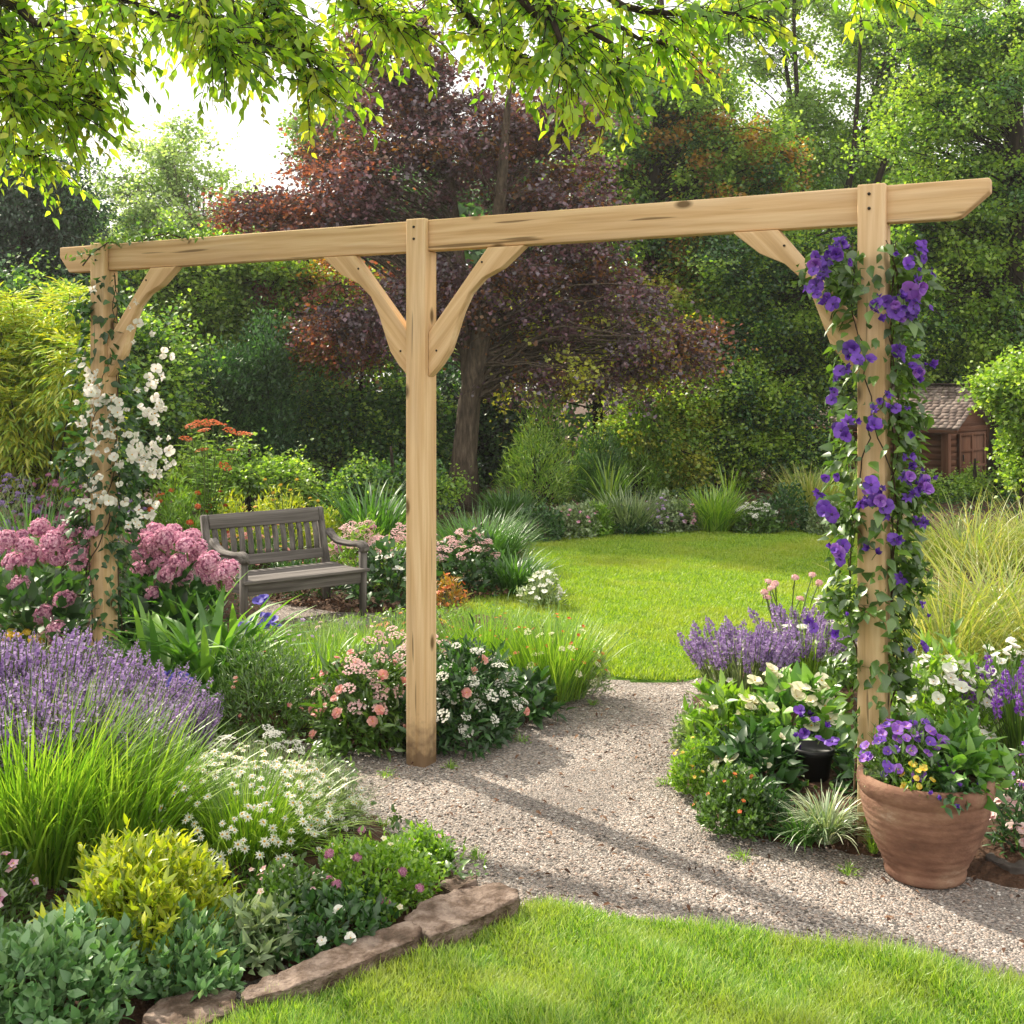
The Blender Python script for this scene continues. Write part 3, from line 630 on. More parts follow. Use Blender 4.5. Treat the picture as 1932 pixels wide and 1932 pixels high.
for x in (.0, bL):
    def fl(mb, x=x):   # front leg: slightly tapered, runs up to the arm
        import bmesh
        bm = bmesh.new(); bmesh.ops.create_cube(bm, size=1)
        for v in bm.verts:
            t = .8 if v.co.z < 0 else 1; v.co = Vector((v.co.x * .045 * t, v.co.y * .05 * t, (v.co.z + .5) * (sh + .16) - .02))
        bmesh.ops.bevel(bm, geom=bm.edges[:], offset=.005, segments=2, affect='EDGES'); add_bm(mb, bm, (x, 0, 0))
    part('leg', B_z, fl)
    def rl(mb, x=x):   # rear leg sweeps back above the seat into the back post
        import bmesh
        prof = [(-.022, 0), (-.022, sh), (.025, .47), (.085, .695), (.09, .72), (.12, .725), (.135, .71), (.075, .47), (.03, sh), (.022, 0)]
        bm = bmesh.new(); a = [bm.verts.new((-.023, bD + p[0], p[1] - .02)) for p in prof]; f = bm.faces.new(a); r = bmesh.ops.extrude_face_region(bm, geom=[f])
        for v in r['geom']:
            if isinstance(v, bmesh.types.BMVert): v.co.x = .023
        bmesh.ops.recalc_face_normals(bm, faces=bm.faces[:]); bmesh.ops.bevel(bm, geom=bm.edges[:], offset=.004, segments=2, affect='EDGES'); add_bm(mb, bm, (x, 0, 0))
    part('leg', B_z, rl)
    def arm(mb, x=x):
        import bmesh
        top = [(-.035, sh + .12), (-.04, sh + .155), (-.02, sh + .185), (.04, sh + .195), (.15, sh + .175), (.28, sh + .175), (.36, sh + .20), (.415, sh + .245)]
        bot = [(.425, sh + .20), (.36, sh + .162), (.28, sh + .14), (.15, sh + .14), (.04, sh + .152), (.01, sh + .142), (.0, sh + .115)]
        bm = bmesh.new(); a = [bm.verts.new((-.029, p[0] * 1.12, p[1])) for p in top + bot]; f = bm.faces.new(a); r = bmesh.ops.extrude_face_region(bm, geom=[f])
        for v in r['geom']:
            if isinstance(v, bmesh.types.BMVert): v.co.x = .029
        bmesh.ops.recalc_face_normals(bm, faces=bm.faces[:]); bmesh.ops.bevel(bm, geom=bm.edges[:], offset=.008, segments=2, affect='EDGES'); add_bm(mb, bm, (x, 0, 0))
    part('armrest', B_y, arm)
    part('side_rail', B_y, lambda mb, x=x: box(mb, (x, bD / 2, sh - .045), (.028, bD - .05, .06), bev=.003))
part('apron', B_x, lambda mb: box(mb, (bL / 2, -.001, sh - .05), (bL - .047, .026, .075), bev=.004))
part('rear_rail', B_x, lambda mb: box(mb, (bL / 2, bD, sh - .05), (bL - .047, .026, .075), bev=.003))
for j in range(5):
    part('seat_slat', B_x, lambda mb, j=j: box(mb, (bL / 2, -.022 + j * .088, sh + .004 - .004 * math.sin(j / 4 * math.pi)), (bL + .04 if j == 0 else bL - .05, .078, .02), bev=.004))
bk = lambda z: bD + .012 + max(0, z - sh) * .235
part('top_rail', B_x, lambda mb: box(mb, (bL / 2, bk(.655), .655), (bL - .047, .032, .10), rk, bev=.006))
part('lower_rail', B_x, lambda mb: box(mb, (bL / 2, bk(sh + .06), sh + .06), (bL - .047, .03, .07), rk, bev=.005))
for j in range(13):
    x = .06 + (bL - .12) * j / 12; z0, z1 = sh + .093, .608; zc = (z0 + z1) / 2
    def slat(mb, x=x):
        import bmesh
        bm = bmesh.new(); bmesh.ops.create_cube(bm, size=1); bmesh.ops.subdivide_edges(bm, edges=[e for e in bm.edges if abs(e.verts[0].co.z - e.verts[1].co.z) > .5], cuts=5)
        for v in bm.verts:
            t = v.co.z; v.co = Vector((v.co.x * .036, v.co.y * .014 + .02 * (t * t * 4 - 1) * .4, t * (z1 - z0) / math.cos(math.radians(13))))
        add_bm(mb, bm, (x, bk(zc), zc), rk)
    part('back_slat', B_z, slat)

# ================================================================ SHED
SD = D(1785, 900, 18.0); sc_ = np.array([SD[0], SD[1]]); SB = math.radians(-42)
shed = empty('garden_shed', (sc_[0], sc_[1], 0), SB); tag(shed, 'small brown timber shed with shingled roof standing behind the golden grass', 'shed')
SH = [lin('#553628'), lin('#75503e'), lin('#8d6650')]
S_x = woodmat('shed_board', (0, 0, 0), SH, False, 40, .5, .8); S_z = woodmat('shed_board_upright', (0, math.radians(90), 0), SH, False, 40, .5, .8)
S_y = woodmat('shed_board_side', (0, 0, math.radians(90)), SH, False, 40, .5, .8)
M_shing = noisemat('roof_shingle', [lin('#554846'), lin('#7e6e6a'), lin('#a39691')], 14, 5, .9, .5, 60, island=.6)
L_, Dp, wh = 2.05, 1.7, .90    # shed extends -x from the corner, +y back
def front(mb):
    nb = 9
    for j in range(nb):
        h = wh / nb; box(mb, (-L_ / 2 - .001, .012 + .002 * (j % 2), h * (j + .5)), (L_ - .02, .022, h - .006), Matrix.Rotation(math.radians(5), 3, 'X'))
part('wall', S_x, front, shed)
def side(mb):
    nb = 9
    for j in range(nb):
        h = wh / nb; box(mb, (-.012 - .002 * (j % 2), Dp / 2, h * (j + .5)), (.022, Dp - .02, h - .006))
    import bmesh
    bm = bmesh.new(); a = [bm.verts.new((-.02, p[0], p[1])) for p in ((0.02, wh), (Dp - .02, wh), (Dp / 2, wh + .50))]; bm.faces.new(a); r = bmesh.ops.extrude_face_region(bm, geom=bm.faces[:])
    for v in r['geom']:
        if isinstance(v, bmesh.types.BMVert): v.co.x = -.03
    add_bm(mb, bm)
part('wall', S_y, side, shed)
part('wall', S_y, lambda mb: (box(mb, (-L_ + .01, Dp / 2, wh / 2), (.02, Dp, wh)), box(mb, (-L_ / 2, Dp, wh / 2), (L_, .02, wh))), shed)
for (x, y) in ((0, 0), (0, Dp), (-L_, 0)):
    part('corner_board', S_z, lambda mb, x=x, y=y: box(mb, (x, y, wh / 2), (.11, .11, wh), bev=.006), shed)
def door(mb):
    box(mb, (.022, Dp / 2 + .06, .40), (.03, 1.0, .78)); 
    for z in (.03, .27, .52, .77): box(mb, (.045, Dp / 2 + .06, z), (.02, 1.0, .05))
    for y in (-.5, -.02, .5): box(mb, (.048, Dp / 2 + .06 + y, .40), (.02, .05, .78))
dr = part('door', S_z, door, shed)
part('handle', M_bolt, lambda mb: box(mb, (.07, Dp / 2 - .36, .42), (.02, .02, .10), bev=.004), dr)
ov = .26; hd = Dp / 2 + ov; rise = .64; ze = wh - .02; pit = math.atan2(rise, hd); sl_ = math.hypot(rise, hd); rl = L_ + .60
def roof(mb):
    rg = np.random.default_rng(4)
    for sgn in (1, -1):
        rot = Matrix.Rotation(pit * sgn, 3, 'X'); yc = -ov if sgn == 1 else Dp + ov
        box(mb, (-L_ / 2, Dp / 2 - sgn * hd / 2, ze + rise / 2 - .012), (rl - .04, sl_ - .02, .02), rot)
        nr = 15; dd = sl_ / nr
        for r in range(nr):
            x = -L_ / 2 - rl / 2 + (0 if r % 2 else -.05)
            while x < -L_ / 2 + rl / 2:
                w = rg.uniform(.08, .14); w = min(w, -L_ / 2 + rl / 2 - x + .01)
                if w > .03:
                    t = (r + .5) * dd; rr = Matrix.Rotation((pit - .055) * sgn, 3, 'X')
                    box(mb, (x + w / 2, yc + sgn * t * math.cos(pit), ze + t * math.sin(pit) + .016 + rg.random() * .006), (w - .008, dd * 1.25, .014), rr)
                x += w
    for k in range(10): box(mb, (-L_ / 2 - rl / 2 + (k + .5) * rl / 10, Dp / 2, ze + rise + .03), (rl / 10 - .008, .15, .016))
part('roof', M_shing, roof, shed)
part('fascia', S_x, lambda mb: box(mb, (-L_ / 2, -ov + .02, ze - .03), (rl - .06, .02, .06)), shed)

# ================================================================ POTS
M_terra = noisemat('terracotta', [lin('#47352c'), lin('#6b4c3e'), lin('#825f4e'), lin('#93735f'), lin('#b29c8c')], 4.5, 11, .9, .3, 60, stretch=(1, 1, 1.8))
M_black = plain('black_plastic', (.012, .012, .013), .4)
pc = np.array([1.352, 3.93]); pot = empty('terracotta_pot', (pc[0], pc[1], .004)); tag(pot, 'large ribbed terracotta pot planted with purple flowers on the gravel', 'plant pot')
hp = .335; prof = [(.0001, .0), (.118, 0), (.126, .006), (.130, .022), (.128, .036), (.140, .06), (.165, .115), (.185, .165), (.199, .215), (.2045, .25), (.2055, .268), (.203, .272), (.2085, .277), (.214, .29), (.2165, .305), (.214, .322), (.206, .332), (.197, .335), (.190, .332), (.186, .322), (.183, .30), (.0001, .29)]
pr = []
for a, b in zip(prof[:-1], prof[1:]):
    n = max(1, int(math.hypot(a[0] - b[0], a[1] - b[1]) / .006)); 
    for i in range(n): t = i / n; pr.append((a[0] + (b[0] - a[0]) * t, a[1] + (b[1] - a[1]) * t))
pr.append(prof[-1]); pr = np.array(pr)
rg = np.random.default_rng(2)
for i, (r, z) in enumerate(pr):
    if .045 < z < .265 and i < len(pr) * .55: pr[i, 0] += .0009 * math.sin(z * 260) + (-.0022 if min(abs(z - .06), abs(z - .155), abs(z - .163), abs(z - .215)) < .003 else 0)
mb = MB(); lathe(mb, pr, 72); mb.build('pot_body', M_terra, pot, True)
mb = MB(); lathe(mb, [(.0001, .312), (.10, .318), (.1835, .308)], 40); mb.build('potting_soil', M_soil, pot, True)
bc = G(1543, 1512); bpot = empty('black_plant_pot', (bc[0], bc[1] + .07, .05)); tag(bpot, 'small black plastic nursery pot half hidden among leaves beside the right post', 'plant pot')
mb = MB(); lathe(mb, [(.0001, 0), (.056, 0), (.074, .115), (.081, .116), (.082, .14), (.076, .141), (.073, .12), (.0001, .115)], 40); mb.build('pot_body', M_black, bpot, True)

# ================================================================ STONES
M_stone = noisemat('edging_stone', [lin('#33291f'), lin('#5d4c41'), lin('#85746a'), lin('#9c8b7d')], 13, 12, .92, 1.0, 70, stretch=(1, 1, 1.6), dist=.012)
M_rock = noisemat('dark_rock', [lin('#2c2725'), lin('#4c4541'), lin('#6d645e')], 7, 8, .85, .6, 22)
def stone(pxs, z1, label, seed, name='edging_stone', mat=None, cat='edging stone', group='rough stones edging the front bed'):
    Q = np.array([G(x, y, z1)[:2] for x, y in pxs]); c = Q.mean(0); import bmesh
    bm = bmesh.new(); a = [bm.verts.new((p[0] - c[0], p[1] - c[1], z1)) for p in Q]; f = bm.faces.new(a); f.normal_update()
    if f.normal.z < 0: f.normal_flip()
    r = bmesh.ops.extrude_face_region(bm, geom=[f])
    for v in r['geom']:
        if isinstance(v, bmesh.types.BMVert): pass
    for v in bm.verts:
        if v in a: v.co.z = -.03; v.co.x *= 1.02; v.co.y *= 1.02
    bmesh.ops.recalc_face_normals(bm, faces=bm.faces[:]); bmesh.ops.bevel(bm, geom=bm.edges[:], offset=.010, segments=2, affect='EDGES', profile=.6)
    bmesh.ops.triangulate(bm, faces=bm.faces[:]); 
    for _ in range(5):
        ee = [e for e in bm.edges if e.calc_length() > .022]
        if not ee: break
        bmesh.ops.subdivide_edges(bm, edges=ee, cuts=1); bmesh.ops.triangulate(bm, faces=[f for f in bm.faces if len(f.verts) > 3])
    from mathutils import noise
    for v in bm.verts:
        p = v.co * 9 + Vector((seed * 7.1, 0, 0)); d = noise.noise(p) * .012 + (abs(noise.noise(p * 2.5)) - .25) * .014 + noise.noise(p * 8) * .003
        ridge = abs(noise.noise(Vector((v.co.x * 6, v.co.y * 6, v.co.z * 45 + seed)))) * .013; v.co += v.normal * (d - ridge * (1 - abs(v.normal.z)))
    mb = MB(); add_bm(mb, bm); o = mb.build(name, mat or M_stone, None, True, (c[0], c[1], 0)); tag(o, label, cat, group); return o
sz = .085
stone([(268, 1905), (300, 1880), (420, 1850), (447, 1866), (452, 1895), (380, 1935), (290, 1960), (262, 1940)], .07, 'small dark rounded edging stone at the lower left end of the row', 1)
stone([(452, 1868), (560, 1812), (690, 1757), (778, 1740), (797, 1752), (790, 1770), (660, 1822), (545, 1865), (458, 1886)], sz, 'long low edging stone between the dark end stone and the broad flat one', 2)
stone([(752, 1728), (800, 1700), (890, 1665), (945, 1660), (978, 1680), (975, 1700), (900, 1732), (812, 1768), (798, 1750)], .095, 'broad flat edging stone with pale top where the row meets the gravel', 3)
stone([(825, 1668), (868, 1640), (905, 1650), (896, 1664), (850, 1680)], .06, 'small pale edging stone tucked behind the broad flat one', 4)
stone([(1858, 1590), (1900, 1582), (1960, 1596), (1960, 1640), (1900, 1632), (1862, 1618)], .05, 'dark flat rock behind the terracotta pot at the right edge', 5, 'rock', M_rock, 'rock', 'dark rocks at the right edge')
stone([(1905, 1560), (1960, 1552), (1990, 1580), (1920, 1586)], .07, 'brown rock lying just above the dark flat rock at the right edge', 6, 'rock', M_stone, 'rock', 'dark rocks at the right edge')
# ================================================================ PLANTS
def PL(px, pb, w, pt, z=.03):
    p = G(px, pb, z); Y = p[1]; R = w / 2 * .53 * Y / FPX; H = EYE - (pt - 715) * .53 * Y / FPX - z
    return p, R, H
M_stem = leafmat('stem_green', [lin('#4c6326'), lin('#6d7f3a')], .1, .05)
M_wstem = noisemat('woody_stem', [lin('#2e241c'), lin('#5b4a3a')], 30, 3, .9, .2)
LM = dict(
 mid=leafmat('leaf_mid', [lin('#34521c'), lin('#4f7426'), lin('#6b8f36')], .32, .07),
 dark=leafmat('leaf_dark', [lin('#22401e'), lin('#345a2a'), lin('#4a7436')], .3, .05, .45),
 vdark=leafmat('leaf_deep', [lin('#142a14'), lin('#1f3d1c'), lin('#30522a')], .2, .05),
 fresh=leafmat('leaf_fresh', [lin('#557f22'), lin('#749c2e'), lin('#95b840')], .4, .06),
 gold=leafmat('leaf_gold', [lin('#6f8c1a'), lin('#9cac20'), lin('#c4c63a'), lin('#64841e')], .4, .05),
 sage=leafmat('leaf_sage', [lin('#47703f'), lin('#668f58'), lin('#8cab7c')], .25, .05),
 grey=leafmat('leaf_greygreen', [lin('#5e7450'), lin('#82966c'), lin('#a6b48a')], .3, .04),
 blade=leafmat('blade_green', [lin('#47701c'), lin('#6b9628'), lin('#8db238'), lin('#a3bb4e')], .4, .07),
 bladed=leafmat('blade_dark', [lin('#2f5420'), lin('#47752a'), lin('#628f38')], .35, .07),
 bladeg=leafmat('blade_golden', [lin('#64822e'), lin('#92a048'), lin('#bcb878'), lin('#789438'), lin('#b0a26c')], .42, .05),
 varieg=leafmat('blade_variegated', [lin('#56784a'), lin('#9cae88'), lin('#d4d8bc')], .3, .08),
 hosta=leafmat('leaf_broad', [lin('#3f6c2a'), lin('#5a8c34'), lin('#84ae48')], .38, .05, .5),
 orange=leafmat('leaf_orange', [lin('#7c5a1e'), lin('#a8762a'), lin('#8a8a2a')], .4, .04),
)
def petal(n, cols, tr=.35): return leafmat(n, cols, tr, .03, .5, (1.1, 1.0, 1.05))
P_white = petal('petal_white', [lin('#e8e8dc'), lin('#f6f5ee'), lin('#d8dccb')])
P_cream = petal('petal_cream', [lin('#efe9c8'), lin('#f8f4dc'), lin('#dfe0b0')])
P_pink = petal('petal_pink', [lin('#cc86a8'), lin('#e4aac4'), lin('#f4d0de')])
P_mauve = petal('petal_dusky_pink', [lin('#a05a80'), lin('#c080a0'), lin('#d8a4bc')])
P_palepink = petal('petal_pale_pink', [lin('#dca8ae'), lin('#ecc8c6'), lin('#f4e0da')])
P_salmon = petal('petal_salmon', [lin('#cc6f70'), lin('#e09a90'), lin('#eab8a8')])
P_lav = petal('petal_lavender', [lin('#84689f'), lin('#a389bd'), lin('#c2aed4')])
P_purple = petal('petal_purple', [lin('#42207c'), lin('#5e2ea4'), lin('#7e4cc0')])
P_violet = petal('petal_violet', [lin('#6a2f9c'), lin('#8e4fc0'), lin('#a878d0')])
P_blue = petal('petal_blue', [lin('#3a3494'), lin('#5648b8'), lin('#7468cc')])
P_orange = petal('petal_orange', [lin('#c04a20'), lin('#d87030'), lin('#e09050')])
P_yellow = petal('petal_yellow', [lin('#c8a020'), lin('#e0c038'), lin('#ecd868')])
P_red = petal('petal_red', [lin('#b02c28'), lin('#d04838')])
P_eye = petal('flower_eye_yellow', [lin('#c89018'), lin('#e0b030')], .1)
P_dkeye = petal('flower_eye_dark', [lin('#2a1048'), lin('#402060')], .1)

pompoms = [f_pompom(s, 150, .72) for s in range(3)]; smallpom = f_pompom(9, 46, .7, 1.6, .30)
daisy = [f_petals(9, T_OV4, .75, .12, 1, .12, s, 1.6) for s in range(2)]
five = [f_petals(5, T_ROUND, 1.25, .3, 1, .09, s, .9) for s in range(2)]
broad6 = [f_petals(6, T_BLUNT, 1.15, .12, 1, .10, 0, .5, 1, .2), f_petals(5, T_BLUNT, 1.2, .7, 1, .10, 1, .5, 1, .25), f_petals(6, T_OV, 1.25, .35, .9, .11, 2, .5, 1, .3), f_petals(5, T_ROUND, .9, 1.9, 1.0, 0, 5, .7, 1, .2)]
fourp = [f_petals(4, T_BLUNT, 1.35, .2, 1, .07, 0, .6), f_petals(5, T_BLUNT, 1.1, .8, 1, .06, 3, .6, 1, .25), f_petals(5, T_OV, 1.3, .35, .9, .07, 4, .6, 1, .3)]
bud = f_petals(5, T_ROUND, .9, 1.9, 1.1, 0, 5, .7, 1, .2)
dbl = [f_petals(7, T_BLUNT, .95, .15, 1, .07, 0, .8, 2), f_petals(5, T_BLUNT, 1.35, .4, 1, .07, 1, .8, 1), f_petals(6, T_BLUNT, 1.1, .7, .9, .06, 2, .8, 2)]
spikes = [f_spike(s, 62) for s in range(4)]; spikes2 = [f_spike(s + 9, 70, 1, .34, .045, .045) for s in range(3)]
umbel = [f_umbel(s) for s in range(2)]
def plant(name, label, cat, spec, fol, fl=(), group=None, seed=0, z=.03, fols='foliage', fmat=None):
    """spec px-spec; fol(rng,R,H)->MB; fl: list of (protos, mats, n, size, kind, name)"""
    rng = np.random.default_rng(seed * 31 + 5); p, R, H = PL(*spec, z); root = empty(name, p); tag(root, label, cat, group)
    mb = fol(rng, R, H); mb.build(fols, fmat, root)
    for f in fl:
        protos, mats, n, size, mode = f[:5]; nm = f[5] if len(f) > 5 else 'flower'
        if mode == 'dome': P, U = on_dome(R * 1.0, H * .98, n, rng); U = U * .7 + [0, -.25, .6] + .25 * rng.normal(size=(n, 3))
        elif mode == 'top': P, U = on_dome(R * .95, H, n, rng, zmin=.55); U = np.tile([0, -.3, 1.], (len(P), 1)) + .3 * rng.normal(size=P.shape)
        elif mode == 'low': P, U = on_dome(R * 1.02, H, n, rng, zmin=.1); U = U * .9 + [0, -.4, .3] + .25 * rng.normal(size=P.shape)
        elif mode == 'spike':
            a = rng.random(n) * 6.283; r = np.sqrt(rng.random(n)) * R * .55; P = np.stack([np.cos(a) * r, np.sin(a) * r, H * .12 + 0 * a], 1)
            U = np.stack([np.cos(a) * r / R * .75, np.sin(a) * r / R * .75, 1 + 0 * a], 1) + .1 * rng.normal(size=(n, 3))
            S = H * rng.uniform(.72, 1.08, n) * size
        if mode != 'spike': S = size * rng.uniform(.7, 1.15, len(P))
        ch = rng.integers(0, len(protos), len(P))
        for q, pr in enumerate(protos):
            s = ch == q
            if s.sum(): flowers(root, pr, mats, P[s], U[s], S[s], nm, max(1, int(85 / len(protos))) if n > 85 else 85, rng)
    return root
def bl(w, n, mat=0, **k): return lambda rng, R, H: grassclump(R, H, n, rng, w, mat=mat, **k)
def dm(T, size, n, **k): return lambda rng, R, H: dome(R, H, n, T, size, rng=rng, **k)

# ---- front left bed
plant('sage_shrub', 'grey-green leafy sage shrub filling the bottom left corner', 'shrub', (70, 1925, 400, 1735), dm(T_WEDGE, .042, 2600, lump=.35, up=.6), (), None, 1, fmat=[LM['sage'], M_stem])
plant('sage_shrub', 'smaller grey-green sage clump beside the lower edging stones', 'shrub', (355, 1850, 260, 1745), dm(T_WEDGE, .038, 1500, lump=.45, up=.8), (), None, 2, fmat=[LM['sage'], M_stem])
plant('sage_shrub', 'low soft green leafy clump trailing onto the long edging stone', 'shrub', (480, 1800, 190, 1720), dm(T_LANCE, .06, 420, lump=.4, up=.5, W=1.4), (), None, 3, fmat=[LM['grey'], M_stem])
plant('golden_shrub', 'rounded golden yellow-green shrub in the front left bed', 'shrub', (268, 1800, 350, 1585), dm(T_LANCE, .04, 5200, lump=.45, up=1.0, W=1.35), (), None, 4, fmat=[LM['gold'], M_wstem])
plant('flowering_ground_cover', 'low green mat with tiny pink flowers beside the golden shrub', 'ground cover', (530, 1735, 230, 1640), dm(T_OV4, .022, 2600, lump=.45, up=.8), [([five[0]], [P_palepink, P_eye, M_stem], 20, .022, 'dome')], 'flowering mats behind the edging stones', 5, fmat=[LM['mid'], M_stem])
plant('flowering_ground_cover', 'green mat dotted with mauve pompoms above the broad flat edging stone', 'ground cover', (705, 1695, 270, 1580), dm(T_OV4, .02, 4200, lump=.45, up=.9), [([smallpom], [P_mauve, M_stem, P_mauve], 12, .03, 'dome'), ([five[1]], [P_cream, P_eye, M_stem], 14, .022, 'dome')], 'flowering mats behind the edging stones', 6, fmat=[LM['fresh'], M_stem])
plant('flowering_ground_cover', 'small bright green mat ending at the gravel beside the smallest pale stone', 'ground cover', (800, 1640, 130, 1560), dm(T_OV4, .02, 1500, lump=.45, up=.9), [([five[1]], [P_pink, P_eye, M_stem], 8, .02, 'dome')], 'flowering mats behind the edging stones', 7, fmat=[LM['fresh'], M_stem])
plant('flowering_ground_cover', 'darker green leafy mat with a few white flowers just behind the long edging stone', 'ground cover', (620, 1770, 260, 1690), dm(T_OV, .035, 900, lump=.4, up=.6), [([dbl[0]], [P_white, P_eye, M_stem], 5, .035, 'dome')], 'flowering mats behind the edging stones', 8, fmat=[LM['dark'], M_stem])
plant('pink_flower_plant', 'magenta flowered plant at the left edge in front of the tall grass', 'flowering plant', (5, 1760, 130, 1600), dm(T_LANCE, .04, 700, lump=.4, up=.9), [([five[0]], [P_pink, P_eye, M_stem], 14, .04, 'dome')], None, 9, fmat=[LM['mid'], M_stem])
plant('long_grass_clump', 'tall arching bright green grass clump at the left edge of the front bed', 'grass clump', (60, 1665, 420, 1340), bl(.0075, 1500, spread=.5, curve=.9, base=.55, hv=.45), (), 'tall grass under the lavender', 10, fmat=[LM['blade']])
plant('long_grass_clump', 'tall arching bright green grass clump leaning over the white daisies', 'grass clump', (215, 1640, 400, 1370), bl(.0075, 1300, spread=.6, curve=1.0, base=.5, hv=.45), (), 'tall grass under the lavender', 11, fmat=[LM['blade']])
lavs = [(-40, 1535, 260, 1253), (60, 1515, 230, 1243), (150, 1495, 230, 1263), (240, 1490, 230, 1293), (320, 1465, 210, 1333), (110, 1575, 250, 1313), (205, 1560, 240, 1338), (10, 1605, 260, 1328)]
lab = ['at the far left edge of the row', 'tallest of the row near the left edge', 'in the middle of the back row left of the timber post', 'right in front of the foot of the left timber post', 'smallest and rightmost, beside the white daisies', 'in the middle of the front row over the tall grass', 'at the right of the front row over the tall grass', 'lowest at the left of the front row over the tall grass']
for i, (s, l) in enumerate(zip(lavs, lab)):
    plant('lavender_plant', 'purple lavender ' + l, 'lavender', s, bl(.004, 260, spread=.4, curve=.5, base=.5, hv=.4), [([spikes[i % 4], spikes[(i + 1) % 4]], [P_lav, M_stem], 250, 1.0, 'spike', 'flower_spike')], 'lavender row in the front left bed', 20 + i, fmat=[LM['grey']])
plant('daisy_plant', 'broad mound of small white daisies spilling toward the gravel', 'daisies', (455, 1620, 390, 1420), lambda rng, R, H: grassclump(R, H * .9, 1500, rng, .005, .5, 1.2, 1.1), [([daisy[0], daisy[1]], [P_white, P_eye, M_stem], 260, .031, 'dome')], 'white daisy mounds', 30, fmat=[LM['blade']])
plant('daisy_plant', 'airy pale mound of white daisies on the right beside the gravel', 'daisies', (590, 1570, 210, 1440), lambda rng, R, H: dome(R, H, 2800, T_LANCE, .03, rng=rng, up=1.4, W=.5, mb=grassclump(R, H * .9, 500, rng, .004, .5, 1.2, 1.1)), [([daisy[0], umbel[0]], [P_white, P_eye, M_stem], 150, .028, 'dome')], 'white daisy mounds', 31, fmat=[LM['grey'], M_stem])
plant('yarrow_plant', 'flat creamy white flower heads behind the daisy mound', 'yarrow', (480, 1500, 260, 1385), lambda rng, R, H: dome(R, H * .9, 2000, T_LANCE, .03, rng=rng, up=1.4, W=.5), [(umbel, [P_white, M_stem], 60, .045, 'dome', 'flower_head')], None, 32, fmat=[LM['grey'], M_stem])

# ---- left bed around the left post
def explicit(name, label, cat, spec, fol, fmat, group, seed, heads, protos, mats, size, nm='flower_head', U0=(0, -.45, .8)):
    r = plant(name, label, cat, spec, fol, (), group, seed, fmat=fmat); b = np.array(r.location); rng = np.random.default_rng(seed)
    p = np.array([D(x, y, b[1] - .12 + rng.uniform(-.26, .1)) for x, y in heads]) - b
    U = np.tile(U0, (len(p), 1)) + .25 * rng.normal(size=(len(p), 3)); ch = rng.integers(0, len(protos), len(p)); S = size * rng.uniform(.85, 1.15, len(p))
    for q, pr in enumerate(protos):
        s = ch == q
        if s.sum(): flowers(r, pr, mats, p[s], U[s], S[s], nm)
    return r
hf = lambda n=520, s=.12: (lambda rng, R, H: dome(R, H * .92, n, T_OV, s, rng=rng, up=.3, lump=.3, W=1.1, jit=.5))
pk = [P_pink, M_stem, P_mauve]
explicit('hydrangea', 'pink hydrangea with big round heads left of the left timber post', 'hydrangea', (85, 1290, 330, 1020), hf(420), [LM['dark'], M_stem], 'pink hydrangeas around the left post', 40,
  [(35, 1103), (122, 1132), (82, 1160), (108, 1192), (120, 1048), (150, 1010), (130, 1028), (112, 1052), (165, 1030), (185, 1092), (175, 1005), (14, 1018), (75, 996), (100, 1022), (145, 1046), (60, 1050), (130, 1000), (95, 1045), (180, 1035), (45, 1030), (150, 1065), (25, 1060), (115, 1022)], pompoms, pk, .112)
explicit('hydrangea', 'pink hydrangea heaped with heads between the left post and the bench', 'hydrangea', (320, 1275, 250, 1010), hf(330), [LM['dark'], M_stem], 'pink hydrangeas around the left post', 41,
  [(290, 1003), (325, 1003), (350, 1030), (372, 1052), (305, 1035), (338, 1060), (320, 1082), (287, 1120), (400, 1086), (425, 1098), (300, 1062), (268, 1045), (275, 1020), (335, 1020), (385, 1075), (345, 1090), (270, 1075), (310, 1015), (360, 1015), (395, 1060), (415, 1080), (375, 1035), (325, 1065), (290, 1025), (255, 1010), (430, 1075)], pompoms, pk, .112)
explicit('hydrangea', 'single tall pink-headed hydrangea stem cluster behind the first hydrangea', 'hydrangea', (60, 1200, 220, 1000), hf(160, .11), [LM['mid'], M_stem], 'pink hydrangeas around the left post', 42,
  [(72, 994), (40, 1012), (10, 1040), (95, 1005)], pompoms, [P_mauve, M_stem, P_mauve], .09)
explicit('yellow_flower_plant', 'small clump of yellow flowers between lavender and hydrangea', 'flowering plant', (55, 1310, 130, 1195), dm(T_LANCE, .05, 220, up=.9), [LM['fresh'], M_stem], None, 43, [(20, 1196), (32, 1200), (62, 1206), (75, 1212), (50, 1194), (14, 1204)], [smallpom], [P_yellow, M_stem, P_yellow], .05)
for i, (s, l) in enumerate([((300, 1345, 170, 1180), 'beside the foot of the left post'), ((395, 1340, 190, 1165), 'with the longest leaves, in front of the bench'), ((345, 1280, 180, 1120), 'just below the pink flower heads'), ((440, 1300, 130, 1150), 'in front of the bench leg, next to the blue flowers'), ((335, 1395, 130, 1300), 'lowest, at the gravel edge behind the yarrow')]):
    plant('strap_leaf_plant', 'broad glossy strap-leaved plant ' + l, 'leafy plant', s, lambda rng, R, H: grassclump(R * 1.1, H * 1.25, 46, rng, .05, .25, .7, 1.5, 7, lens=True, crease=.35), (), 'broad-leaved plants before the bench', 50 + i, fmat=[LM['hosta']])
explicit('blue_flower_plant', 'deep blue flowers low beside the gravel near the left post', 'flowering plant', (325, 1370, 110, 1275), dm(T_LANCE, .05, 160, up=.9), [LM['dark'], M_stem], 'blue flower clumps', 56, [(292, 1290), (305, 1280), (318, 1275), (330, 1282), (345, 1276), (355, 1284), (312, 1292), (340, 1292)], dbl, [P_blue, P_dkeye, M_stem], .06)
